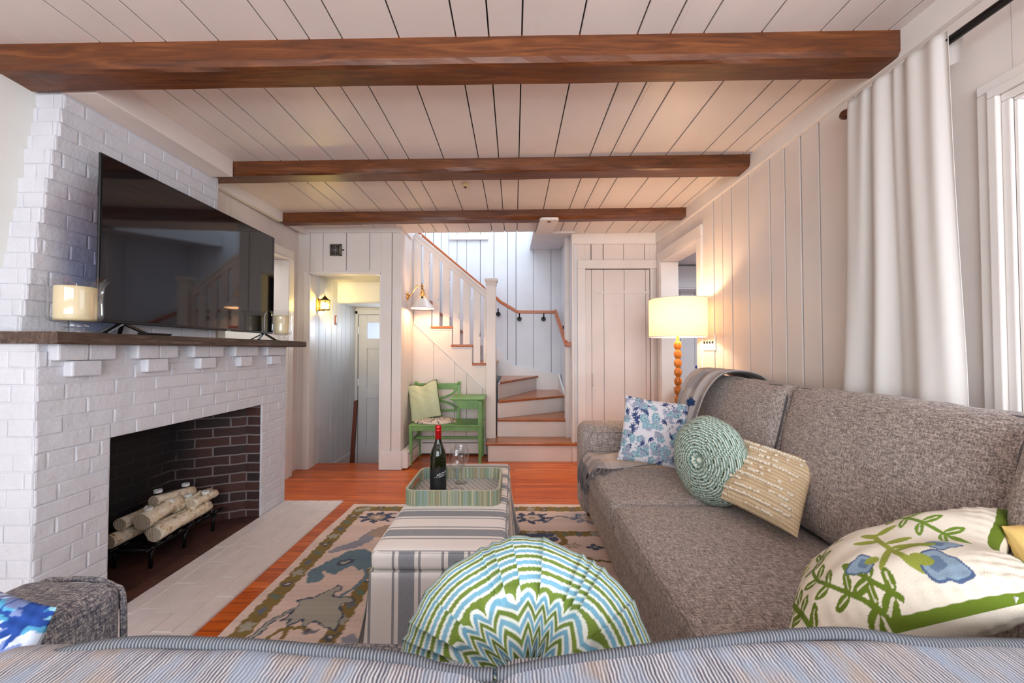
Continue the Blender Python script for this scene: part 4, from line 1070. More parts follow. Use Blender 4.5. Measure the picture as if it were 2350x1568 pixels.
    o = b.build('area_rug', M['knit']); tag(o, 'beige wool rug with olive bands and slate blue flowers on the wood floor', 'rug')
rug()

# ================================================================ OTTOMAN, TRAY, BOTTLE, GLASSES
def stripes_mat(name, axis, period, stops, vary=.08, off=0):
    t = NT(name); tc = t.n('ShaderNodeTexCoord'); sx = t.n('ShaderNodeSeparateXYZ'); t.l(tc.outputs['Object'], sx.inputs[0])
    f = t.math('FRACT', t.math('DIVIDE', t.math('ADD', sx.outputs['XYZ'.index(axis)], 10 + off), period))
    col = t.ramp(f, stops, 'CONSTANT')
    n1 = t.noise(t.coord((60, 900, 900) if axis == 'Y' else (900, 60, 60)), 1, 2); n2 = t.noise(t.coord((500, 500, 500)), 1, 2)
    col = t.mix(t.math('MULTIPLY', n1, .45), col, srgb(236, 230, 224)); t.bump(n2, .3, .002)
    return t.fin(col, .9)
W_ = srgb(244, 237, 231); G_ = srgb(112, 121, 134); G2 = srgb(120, 124, 132)
M['stripe_y'] = stripes_mat('ottoman_cloth_across', 'Y', .186, [(0, G2), (.05, W_), (.13, G_), (.45, W_), (.53, G2), (.58, W_)], off=-.022)
M['stripe_x'] = stripes_mat('ottoman_cloth_down', 'X', .189, [(0, G2), (.05, W_), (.13, G_), (.45, W_), (.53, G2), (.58, W_)], off=.0036)
ot = thing('ottoman', 'slipcovered ottoman in grey and cream striped linen, carrying the tray', 'ottoman', (-.29, 2.09, 0))
b = MB(); softbox(b, (-.29, 2.09, .427), (.262, .585, .04), r=.028, crown=.006, n=22, wr=.0008, seed=3)
o = b.build('lid_top', [M['stripe_y'], M['stripe_x']], ot, smooth=True)
for p in o.data.polygons:
    if p.normal.y < -.6: p.material_index = 1
cd = cord((-.29, 2.09, .427), (.262, .585, .04), Matrix.Identity(3), .028, 1, .0035); cd.build('piping', M['stripe_x'], ot, smooth=True)
# body panels hang to the floor, flaring a little with soft folds
def skirt(s, v):
    """s along perimeter 0..1 , v 0 top..1 bottom"""
    L = [(-.548, 1.512), (-.032, 1.512), (-.032, 2.668), (-.548, 2.668)]
    seg = [0.516, 1.156, .516, 1.156]; tot = sum(seg); d = s * tot; k = 0
    while k < 3 and d > seg[k]: d -= seg[k]; k += 1
    p, q = L[k], L[(k + 1) % 4]; f = d / seg[k]; x = p[0] + (q[0] - p[0]) * f; y = p[1] + (q[1] - p[1]) * f
    nx_, ny_ = [(0, -1), (1, 0), (0, 1), (-1, 0)][k]
    cornerness = (abs(f - .5) * 2) ** 6
    fl = .004 + (.020 + .020 * math.sin(f * 26 + k * 2) * (0 if k in (0, 2) else 1)) * v ** 1.6 + (.045 * v ** 1.8 * cornerness if k in (1, 3) else .012 * v * cornerness)
    ox = (1 if f > .5 else -1)
    return (x + nx_ * fl + (0 if k in (1, 3) else (ox if k == 0 else -ox) * .03 * v * cornerness), y + ny_ * fl * (.5 if k in (0, 2) else 1), .386 - v * .370)
b = MB(); b.grid(lambda u, v: skirt(u * .99999, v), 240, 14)
o = b.build('skirt_cloth', [M['stripe_y'], M['stripe_x']], ot, smooth=True, solid=.004)
for p in o.data.polygons:
    if abs(p.normal.y) > .6: p.material_index = 1
b = MB(); b.box(-.54, -.04, 1.52, 2.66, .02, .388); b.build('box_body', M['stripe_x'], ot)

def tray():
    x0, x1, y0, y1 = -.543, -.068, 1.925, 2.315; cx, cy = (x0 + x1) / 2, (y0 + y1) / 2; hx_, hy_ = (x1 - x0) / 2, (y1 - y0) / 2; rr = .055
    def ring(h1, h2, r, n=18):
        P = []
        for (sx, sy, a0) in ((1, 1, 0), (-1, 1, 90), (-1, -1, 180), (1, -1, 270)):
            for t in range(n + 1):
                an = R(a0 + 90 * t / n); P.append((cx + sx * (h1 - r) + r * math.cos(an), cy + sy * (h2 - r) + r * math.sin(an)))
        out = []
        for i in range(len(P)):
            p, q = P[i], P[(i + 1) % len(P)]; L = math.hypot(q[0] - p[0], q[1] - p[1]); m = max(1, int(L / .0022))
            for t in range(m): out.append((p[0] + (q[0] - p[0]) * t / m, p[1] + (q[1] - p[1]) * t / m))
        return out
    R0 = ring(hx_, hy_, rr); n = len(R0)
    def inset(p, d):
        # move towards centre along approximate normal
        ux_ = min(max(p[0], cx - hx_ + rr), cx + hx_ - rr); uy_ = min(max(p[1], cy - hy_ + rr), cy + hy_ - rr)
        v = Vector((p[0] - ux_, p[1] - uy_)); v = v.normalized() if v.length > 1e-6 else Vector((0, 0)); return (p[0] - v.x * d, p[1] - v.y * d)
    z0, z1 = .473, .547
    levels = [(0, z0), (0, z1 - .002), (.003, z1), (.011, z1), (.014, z1 - .002), (.014, z0 + .010)]
    rs = np.random.RandomState(5)
    pal = [srgb(150, 158, 128), srgb(108, 134, 104), srgb(176, 168, 138), srgb(112, 152, 150), srgb(196, 186, 160), srgb(150, 128, 100), srgb(86, 122, 110), srgb(130, 160, 172), srgb(188, 160, 136)]
    seq = []; 
    while len(seq) < n: seq += [pal[rs.randint(len(pal))]] * rs.randint(1, 4)
    seq = np.array([q[:3] for q in seq[:n]]); seq = seq * .62 + np.array(srgb(158, 156, 126)[:3]) * .38
    tr = thing('serving_tray', 'round cornered woven tray in green and teal strips on the ottoman', 'tray', (cx, cy, z0))
    b = MB(); vs = []; cl = []
    for (d_, z) in levels:
        for i, p in enumerate(R0): q = inset(p, d_ + (.0006 if i % 2 else 0)); vs.append((q[0], q[1], z)); 
        cl.append(seq if d_ in (0, .014) else seq * .35 + np.array(srgb(214, 206, 184)[:3]) * .65)
    fs = []; hole = lambda i, l: False
    for l in range(len(levels) - 1):
        for i in range(n):
            p = R0[i]
            fs.append((l * n + i, l * n + (i + 1) % n, (l + 1) * n + (i + 1) % n, (l + 1) * n + i))
    b.add(vs, fs); b.c = np.vstack(cl); b.build('tray_rim', M['cloth'], tr)
    # base with slanting strips
    nx, ny = 130, 110; gx_, gy_ = np.meshgrid(np.linspace(x0 + .01, x1 - .01, nx + 1), np.linspace(y0 + .01, y1 - .01, ny + 1)); X_ = gx_.ravel(); Y_ = gy_.ravel()
    # keep inside the rounded outline
    ux_ = np.clip(X_, x0 + rr, x1 - rr); uy_ = np.clip(Y_, y0 + rr, y1 - rr); vx, vy = X_ - ux_, Y_ - uy_; ln = np.sqrt(vx ** 2 + vy ** 2) + 1e-9; f = np.minimum(1, (rr - .009) / ln)
    X2, Y2 = ux_ + vx * f, uy_ + vy * f
    pal2 = np.array([q[:3] for q in [srgb(206, 200, 198), srgb(170, 188, 198), srgb(220, 202, 188), srgb(192, 160, 146), srgb(150, 184, 174), srgb(226, 220, 216), srgb(186, 178, 178)]])
    idx = (np.floor((X_ * 1.0 + Y_ * .45) / .0042).astype(int) * 7919 + np.floor((Y_ - X_ * .3) / .05).astype(int) * 104729) % len(pal2)
    b = MB(); k = nx + 1; b.add(np.column_stack([X2, Y2, np.full(len(X2), z0 + .009)]).tolist(), [(j * k + i, j * k + i + 1, (j + 1) * k + i + 1, (j + 1) * k + i) for j in range(ny) for i in range(nx)]); b.c = pal2[idx]
    b.build('tray_base', M['cloth'], tr)
    b = MB(); b.box(x0 + rr, x1 - rr, y0 + .004, y1 - .004, z0, z0 + .008); b.box(x0 + .004, x1 - .004, y0 + rr, y1 - rr, z0 + .0005, z0 + .0085); b.c = np.tile(np.array(pal[0][:3]), (len(b.v), 1)); b.build('tray_bottom', M['cloth'], tr)
    b = MB(); P = [(x0 + .016, cy - .055 + .11 * i / 20, z0 + .045 + .010 * math.sin(math.pi * i / 20)) for i in range(21)]
    b.tube(P, .006, 8); b.build('handle_slot', plain('rust_lining', srgb(170, 92, 46), .7), tr, smooth=True)
tray()
ZT = .4825
M['bottle'] = glass('dark_bottle_glass', (.012, .014, .004, 1), 1.5)
M['bottle'].node_tree.nodes['Principled BSDF'].inputs['Transmission Weight'].default_value = .25
M['red_foil'] = NT('red_foil').fin(srgb(176, 18, 22), .28, .5)
M['label'] = plain('black_label', (.006, .006, .008, 1), .5)
bx, by = -.402, 2.085
bt = thing('wine_bottle', 'dark glass wine bottle with red foil neck standing on the tray', 'bottle', (bx, by, ZT))
b = MB(); b.lathe([(.001, .004), (.030, .0), (.040, .004), (.0425, .012), (.0425, .165), (.0415, .190), (.036, .218), (.026, .243), (.018, .265), (.0155, .285), (.0150, .330), (.001, .330)], (bx, by, ZT), 48); b.build('bottle_body', M['bottle'], bt, smooth=True)
b = MB(); b.lathe([(.001, .0), (.0155, .0), (.016, .003), (.0162, .052), (.0170, .053), (.0170, .057), (.0162, .058), (.0162, .066), (.0170, .067), (.0170, .072), (.0164, .073), (.0164, .080), (.0155, .083), (.001, .083)], (bx, by, ZT + .270), 36); b.build('foil_capsule', M['red_foil'], bt, smooth=True)
b = MB(); rl = .0431
def lab(u, v):
    a = R(-100 + 175 * u); return (bx + rl * math.sin(a + .55), by - rl * math.cos(a + .55), ZT + .014 + v * (.104 + .022 * math.sin(u * 2.4)))
b.grid(lab, 40, 6); b.build('label', M['label'], bt, smooth=True)
b = MB()
b.grid(lambda u, v: (bx + (rl + .0003) * math.sin(R(-25 + 90 * u) + .2), by - (rl + .0003) * math.cos(R(-25 + 90 * u) + .2), ZT + .088 + .012 * u + v * .0012), 20, 1); b.build('label_line', M['white_ink'], bt)
def curve_text(body, size, z0, a_mid, parent, name, slope=.12):
    c = bpy.data.curves.new(name, 'FONT'); c.body = body; c.size = size; c.align_x = 'CENTER'; c.align_y = 'CENTER'; c.resolution_u = 2
    o = bpy.data.objects.new(name, c); COL.objects.link(o); c.materials.append(M['white_ink'])
    dg = bpy.context.evaluated_depsgraph_get(); me = bpy.data.meshes.new_from_object(o.evaluated_get(dg)); bpy.data.objects.remove(o)
    off = abs_loc(parent)
    for v in me.vertices:
        x, y = v.co.x, v.co.y; a = a_mid + x / rl
        v.co = Vector((bx + (rl + .0006) * math.sin(a), by - (rl + .0006) * math.cos(a), z0 + y + x * slope)) - off
    o = bpy.data.objects.new(name, me); COL.objects.link(o); o.parent = parent
curve_text('AROHA', .017, ZT + .108, R(40), bt, 'label_lettering', .25)
curve_text('Nautilus', .010, ZT + .096, R(38), bt, 'label_lettering', .25)
def wineglass(x, y, label):
    g = thing('wine_glass', label, 'glass', (x, y, ZT), 0, 'wine glasses on the tray')
    b = MB(); o_ = [(.001, 0), (.037, .0005), (.038, .002), (.020, .006), (.006, .012), (.0042, .03), (.004, .075), (.007, .088), (.020, .098), (.034, .118), (.0425, .145), (.044, .165), (.040, .195), (.0335, .222)]
    i_ = [(.0325, .222), (.039, .195), (.043, .165), (.0415, .145), (.033, .120), (.019, .101), (.001, .093)]
    b.lathe(o_, (x, y, ZT), 44); b.build('glass_body', M['clear'], g, smooth=True)
wineglass(-.308, 2.115, 'clear stemmed wine glass in front, beside the bottle')
wineglass(-.300, 2.232, 'clear stemmed wine glass standing behind the other glass')

# ================================================================ SOFAS
M['taupe'] = tweed('taupe_grey_tweed', srgb(98, 88, 86), srgb(208, 194, 186), srgb(154, 141, 135), .62)
M['bluegrey'] = tweed('blue_grey_tweed', srgb(52, 56, 72), srgb(196, 188, 182), srgb(120, 118, 124), .6)
M['piping'] = tweed('grey_piping', srgb(50, 50, 56), srgb(120, 116, 116), None, 1.2)
sf = thing('sofa', 'long taupe tweed sofa along the right wall with loose cushions', 'sofa', (1.0, 1.7, 0))
b = MB(); softbox(b, (1.01, 1.74, .20), (.485, 1.26, .145), r=.04, n=20); b.build('sofa_base', M['taupe'], sf, smooth=True)
for i, (y0, y1) in enumerate(((1.935, 2.775), (1.00, 1.925), (.30, .99))):
    c = (.86, (y0 + y1) / 2, .405); h = (.385, (y1 - y0) / 2 - .003, .078)
    b = MB(); softbox(b, c, h, r=.038, crown=.018, n=24, wr=.0012, seed=i + 5); s_ = b.build('seat_cushion', M['taupe'], sf, smooth=True)
    for zs in (1, -1): cord(c, h, Matrix.Identity(3), .038, zs, .0045, 0, i).build('piping', M['taupe'], s_, smooth=True)
for i, (y0, y1) in enumerate(((1.865, 2.765), (.945, 1.855), (.18, .935))):
    a = R(13); Mx = Matrix((Vector((0, 1, 0)), Vector((math.sin(a), 0, math.cos(a))), Vector((math.cos(a), 0, -math.sin(a))))).transposed()
    c = (1.335 + (.0 if i < 2 else -.12), (y0 + y1) / 2, .765); h = ((y1 - y0) / 2, .295, .105)
    b = MB(); softbox(b, c, h, Mx, r=.055, crown=.04, n=26, wr=.003, seed=i + 11, sag=-.006); s_ = b.build('back_cushion', M['taupe'], sf, smooth=True)
    for zs in (1, -1): cord(c, h, Mx, .055, zs, .0055, .004, i + 3).build('piping', M['piping'], s_, smooth=True)
b = MB(); softbox(b, (1.50, 1.70, .50), (.065, 1.30, .44), r=.05, n=20); b.build('back_frame', M['taupe'], sf, smooth=True)
b = MB(); softbox(b, (.97, 2.895, .385), (.50, .118, .32), r=.07, n=24, wr=.001); arm = b.build('arm', M['taupe'], sf, smooth=True)
b = MB()
P = [(x, 2.774, z) for (x, z) in sm([(.53, .30), (.515, .55), (.54, .635), (.60, .655), (1.2, .658)], 8)]; b.tube(P, .006, 8); b.build('piping', M['taupe'], arm, smooth=True)
for (x, y) in ((.56, 2.93), (1.44, 2.93), (.56, .55), (1.44, .55)):
    b = MB(); b.tube([(x, y, .0), (x, y, .07)], [.02, .028], 12); b.build('leg', M['dark_post'], sf, smooth=False)

ns = thing('near_sofa', 'blue grey striped tweed sofa in the foreground, seen from behind its back', 'sofa', (0, .75, 0))
b = MB(); softbox(b, (-.26, .71, .22), (.74, .33, .16), r=.04, n=18); b.build('sofa_base', M['bluegrey'], ns, smooth=True)
for i, (x0, x1) in enumerate(((-.955, -.235), (-.225, .47))):
    c = ((x0 + x1) / 2, .84, .415); h = ((x1 - x0) / 2, .20, .065)
    b = MB(); softbox(b, c, h, r=.035, crown=.015, n=18, seed=i); b.build('seat_cushion', M['bluegrey'], ns, smooth=True)
def nearcloth():
    t = NT('blue_grey_ribbed_tweed')
    a = t.noise(t.coord((170, 9, 9)), 1, 3, .55); c = t.noise(t.coord((16, 8, 8)), 1, 3); c2 = t.noise(t.coord((22, 11, 11), rot=(0, 0, .2)), 1, 3)
    wv = t.n('ShaderNodeTexWave', wave_type='BANDS', bands_direction='X'); wv.inputs['Scale'].default_value = 58; wv.inputs['Distortion'].default_value = 3.0; wv.inputs['Detail'].default_value = 2
    t.l(t.coord(), wv.inputs[0])
    f = t.math('ADD', t.math('MULTIPLY', wv.outputs[1], .55), t.math('MULTIPLY', a, .5))
    col = t.ramp(f, [(.28, srgb(78, 82, 98)), (.5, srgb(150, 148, 154)), (.8, srgb(214, 210, 210))])
    col = t.mix(t.ramp(c, [(.54, (0, 0, 0, 1)), (.70, (.5, .5, .5, 1))]), col, srgb(178, 156, 136)); col = t.mix(t.ramp(c2, [(.50, (0, 0, 0, 1)), (.66, (.6, .6, .6, 1))]), col, srgb(150, 168, 190))
    t.bump(f, .5, .004); return t.fin(col, .95)
M['nearcloth'] = nearcloth()
def nearpiping():
    t = NT('ribbed_piping'); wv = t.n('ShaderNodeTexWave', wave_type='BANDS', bands_direction='X'); wv.inputs['Scale'].default_value = 62; wv.inputs['Distortion'].default_value = 1.2
    t.l(t.coord(), wv.inputs[0]); n1 = t.noise(t.coord((25, 25, 25)), 1, 2); col = t.ramp(wv.outputs[1], [(.3, srgb(44, 48, 60)), (.8, srgb(138, 136, 132))])
    col = t.mix(t.math('MULTIPLY', n1, .5), col, srgb(96, 104, 120)); t.bump(wv.outputs[1], .6, .003); return t.fin(col, .95)
M['nearpiping'] = nearpiping()
def crest(x): return -.026 * math.exp(-((x + .05) / .26) ** 2) + .006 * math.exp(-((x - .55) / .3) ** 2) - .006 * math.exp(-((x - .8) / .12) ** 2)
for i, (x0, x1) in enumerate(((-.80, -.029), (-.028, 1.16))):
    a = R(-4); Mx = Matrix((Vector((1, 0, 0)), Vector((0, math.sin(a), math.cos(a))), Vector((0, -math.cos(a), math.sin(a))))).transposed()
    c = ((x0 + x1) / 2, .560, .572); h = ((x1 - x0) / 2, .212, .085)
    b = MB(); softbox(b, c, h, Mx, r=.036 if i else .05, crown=.012, n=40, wr=.0015, seed=i + 21)
    b.v = [(x, y, z + crest(x) * max(0, (z - .5) / .28)) for x, y, z in b.v]
    s_ = b.build('back_cushion', M['nearcloth'], ns, smooth=True)
    pts = sm([p for p in [(-.785, .52, .690), (-.762, .545, .742), (-.70, .585, .773), (-.60, .604, .785), (-.45, .606, .786), (-.30, .605, .785), (-.17, .606, .783), (-.10, .592, .780), (-.031, .586, .781)]] if i == 0 else [(-.026, .586, .781), (.06, .600, .782), (.20, .606, .785), (.40, .617, .787), (.52, .620, .787), (.62, .606, .784), (.75, .612, .784), (.95, .612, .786), (1.14, .60, .77)], 10)
    pts = [(x, y, z + crest(x) + .0015) for x, y, z in pts]
    b = MB(); b.tube(pts, .0085, 12); b.build('piping', M['nearpiping'], s_, smooth=True)
    cord(c, h, Mx, .038, 1, .0075, .004, i + 2).build('piping', M['nearpiping'], s_, smooth=True)
b = MB(); softbox(b, (.10, .42, .34), (1.04, .05, .28), r=.03, n=16); b.build('back_frame', M['nearcloth'], ns, smooth=True)
b = MB(); softbox(b, (-1.09, .68, .345), (.125, .31, .325), r=.045, n=26, wr=.0015, seed=9); arm = b.build('arm', M['bluegrey'], ns, smooth=True)
b = MB(); P = [(x, .985, z) for (x, z) in sm([(-.973, .10), (-.971, .40), (-.975, .61), (-1.0, .645), (-1.05, .66), (-1.12, .66), (-1.19, .64), (-1.21, .5)], 6)]; b.tube(P, .007, 8); b.build('piping', M['bluegrey'], arm, smooth=True)

# ================================================================ CUSHIONS
def floral(seed, scale, base, cols, navy, n=1.0, dens=26):
    def fn(U, V, side):
        c = Cv(U * scale, V * scale, base); r = random.Random(seed)
        for k in range(dens):
            x, y = r.uniform(-1, 1) * scale, r.uniform(-1, 1) * scale; q = k % 5; a = r.uniform(0, 6.28)
            if q in (0, 1):
                rr = r.uniform(.022, .034) * n
                c.ell(x, y, rr, rr * .85, a, cols[0], 1, 5, .12, a); c.ell(x + rr * .2, y, rr * .6, rr * .5, a, cols[1], 1, 4, .15, a); c.ell(x + rr * .25, y - .1 * rr, rr * .25, rr * .2, a, cols[2])
            if q in (2, 3, 1):
                for j in range(5):
                    an = a + (j - 2) * .5; L = r.uniform(.03, .045) * n; c.leaf(x, y, x + L * math.cos(an), y + L * math.sin(an), .0055 * n, navy if q == 2 else cols[3])
            if q == 4:
                c.line([(x, y), (x + .04 * n * math.cos(a), y + .04 * n * math.sin(a))], .0013 * n, navy)
                for j in range(6): c.ell(x + r.uniform(-.022, .022) * n, y + r.uniform(-.022, .022) * n, .0035 * n, .0035 * n, 0, navy)
        return c.c
    return fn
def pillow(name, label, c, ux, uy, T, colfn, n=80, mat=None, piping=None, pr=.004, group=None, **kw):
    root = thing(name, label, 'cushion', tuple(c), 0, group)
    b, rim = pillow_mesh(c, ux, uy, T, n=n, colfn=colfn, **kw)
    b.build('cushion_cover', mat or M['cloth'], root, smooth=True, weld=False)
    if piping is not None:
        q = MB(); q.tube(rim, pr, 6, close=True); q.build('piping', piping, root, smooth=True)
    return root
aqua = [srgb(136, 172, 188), srgb(176, 202, 208), srgb(92, 136, 156), srgb(160, 164, 184)]
pf = pillow('floral_cushion', 'white square cushion with aqua and navy flowers against the far sofa arm', (.885, 2.50, .715), (.195, -.04, -.025), (.045, .06, .195), .065,
       floral(4, .21, srgb(226, 222, 228), aqua, srgb(52, 72, 118), .85, 150), n=150, pinch=.05)
M['navy_yarn'] = NT('navy_yarn').fin(srgb(34, 58, 100), .95)
def pompom(c, r, parent, seed=0, mat='navy_yarn'):
    b = MB(); rs = random.Random(seed); b.ball(c, r * .75, 14)
    for k in range(90):
        d = Vector((rs.gauss(0, 1), rs.gauss(0, 1), rs.gauss(0, 1))).normalized(); p = Vector(c) + d * r * .6; q = Vector(c) + d * r * rs.uniform(.95, 1.12)
        b.tube([p, q], [.003, .0022], 4)
    b.build('pompom', M[mat], parent, smooth=False)
pompom((1.112, 2.475, .905), .032, pf, 1); pompom((1.045, 2.375, .525), .028, pf, 2)
# beige lumbar cushion with raised knots
def woven(U, V, side):
    base = srgb(214, 188, 150) if side > 0 else srgb(206, 178, 138)
    c = Cv(U, V, base)
    if side > 0:
        row = np.abs(np.sin(V * 34)); c.put(row > .8, srgb(232, 214, 184), .8); c.put(row < .22, srgb(176, 148, 112), .5)
        c.put((np.sin(U * 150 + np.round(V * 10.8) * 1.6) > .5) & (row > .4), srgb(196, 168, 128), .4)
    return c.c
lc = Vector((1.075, 1.70, .674)); TL, TR, BR, BL = Vector((1.105, 1.95, .815)), Vector((1.235, 1.60, .775)), Vector((1.035, 1.465, .545)), Vector((.93, 1.78, .555))
lc = (TL + TR + BR + BL) / 4; lu = ((TR - TL) + (BR - BL)) / 4 * .97; lv = ((TL - BL) + (TR - BR)) / 4 * .97
lr = pillow('lumbar_cushion', 'beige woven cushion with rows of raised cream knots, leaning on the sofa back', lc, lu, lv, .062, woven, n=110, mat=M['knit'], pinch=.03)
# the cover colour is painted on the side facing the room
b = MB(); nz = lu.cross(lv).normalized(); rk = random.Random(8)
def pil_pt(u, v, T=.062):
    th = T * max(0, (1 - abs(u) ** 2.2) * (1 - abs(v) ** 2.2)) ** .5
    return lc + lu * u * (1 - .03 * (1 - v * v)) + lv * v * (1 - .03 * (1 - u * u)) + nz * th
M['knot'] = NT('cream_wool_knot').fin(srgb(232, 220, 200), .95)
for rrow, v in enumerate(np.linspace(-.86, .86, 11)):
    u = -.9
    big = rrow % 3 == 1
    while u < .88:
        dens = .95 if big else (.75 if math.sin(u * 5 + rrow * 1.7) > .35 else .12)
        if rk.random() < dens:
            b.ball(pil_pt(u, v + rk.uniform(-.012, .012)) + nz * .002, rk.uniform(.0065, .0092), 8, 0, (1.1, 1.1, .8))
        u += .072
b.build('raised_knots', M['knot'], lr, smooth=True)
# round ruched cushions
def ruched(name, label, c, axis, Rd, T, pleats, stripe, cols, amp, seed, nr=90, nt=560, up=(0, 0, 1), inner=.42):
    c = Vector(c); n = unit(axis); x = unit(Vector(up).cross(n)); y = n.cross(x)
    rho = np.sin(np.linspace(0, math.pi / 2, nr + 1)); th = np.linspace(0, 2 * math.pi, nt, endpoint=False)
    RR, TT = np.meshgrid(rho, th, indexing='ij'); RR = RR.ravel(); TT = TT.ravel(); rs = np.random.RandomState(seed)
    def side(sg):
        wob = rs.uniform(-.25, .25, pleats + 1)
        ph = TT / (2 * math.pi) * pleats + .35 * np.sin(TT * 3 + seed) + .45 * np.sin(TT * 7 + seed * 2) + .25 * np.sin(TT * 13) + .25 * (1 - RR) * sg
        k = np.floor(ph).astype(int) % pleats; fr = ph - np.floor(ph)
        saw = fr - .5
        outer = np.clip((RR - inner) / .12, 0, 1)
        p2 = TT / (2 * math.pi) * pleats * .8 + .35 * np.sin(TT * 5); k2 = np.floor(p2).astype(int); f2 = p2 - np.floor(p2)
        dis = amp * (saw * outer * (.4 + .6 * np.clip((1 - RR) * 9, 0.35, 1)) + (1 - outer) * (np.abs(f2 - .5) - .25) * 1.5) * np.clip(RR * 6, 0, 1)
        edgew = amp * .5 * np.abs(saw) * np.clip((RR - .88) / .12, 0, 1)
        prof = T * np.clip(1 - RR ** 2.6, 0, 1) ** .5 - T * .30 * np.exp(-(RR / .13) ** 2) - T * .10 * np.exp(-((RR - inner) / .06) ** 2)
        rad = RR * Rd * (1 + .012 * np.sin(TT * 7 + seed)) + edgew
        P = np.array(c)[None] + np.outer(rad * np.cos(TT), np.array(x)) + np.outer(rad * np.sin(TT), np.array(y)) + np.outer(sg * (prof + dis), np.array(n))
        arc = np.where(RR < 1, np.arcsin(np.clip(RR, 0, 1)) / (math.pi / 2), 1) * Rd * 1.25
        coord = arc / stripe + outer * (rs.uniform(-.16, .16, pleats)[k] + saw * .30) + (1 - outer) * (np.abs(f2 - .5) * 1.5)
        q = coord - np.floor(coord); C = np.zeros((len(q), 3))
        m = len(cols); edges = np.cumsum([w_ for w_, _ in cols]); edges = edges / edges[-1]
        prev = 0
        for (w_, col), e in zip(cols, edges):
            C[(q >= prev) & (q < e + 1e-9)] = col[:3]; prev = e
        C *= (1 + rs.uniform(-.06, .06, len(q)))[:, None]
        return P, np.clip(C, 0, 1)
    b = MB(); fs = [(i * nt + j, i * nt + (j + 1) % nt, (i + 1) * nt + (j + 1) % nt, (i + 1) * nt + j) for i in range(nr) for j in range(nt)]
    P, C1 = side(1); b.add(P.tolist(), fs); P, C2 = side(-1); b.add(P.tolist(), [f[::-1] for f in fs]); b.c = np.vstack([C1, C2])
    root = thing(name, label, 'cushion', tuple(c)); b.build('cushion_cover', M['cloth'], root, smooth=True)
    for sg in (1, -1):
        q = MB(); q.ball(c + n * sg * T * .72, .016 * Rd / .24, 14, 0, (1, 1, 1))
        q.c = np.tile(np.array(cols[0][1][:3]), (len(q.v), 1)); q.build('button', M['cloth'], root, smooth=True)
    return root
Wt_ = srgb(232, 236, 226)
ruched('ruched_round_cushion', 'large round ruched cushion with green, blue and white stripes behind the near sofa back', (.025, .76, .592), (-.02, -.78, .62), .258, .10, 26, .031,
       [(.2, Wt_), (.3, srgb(112, 134, 46)), (.18, Wt_), (.32, srgb(122, 176, 200))], .022, 3, nr=160, nt=1000, inner=.50)
ruched('ruched_round_cushion', 'smaller round ruched cushion in fine green and white lines on the taupe sofa', (.965, 1.96, .688), (-.95, -.36, .08), .215, .085, 20, .013,
       [(.4, srgb(222, 230, 216)), (.28, srgb(40, 66, 62)), (.2, srgb(150, 196, 188)), (.14, srgb(96, 104, 40))], .0045, 8, inner=.10)
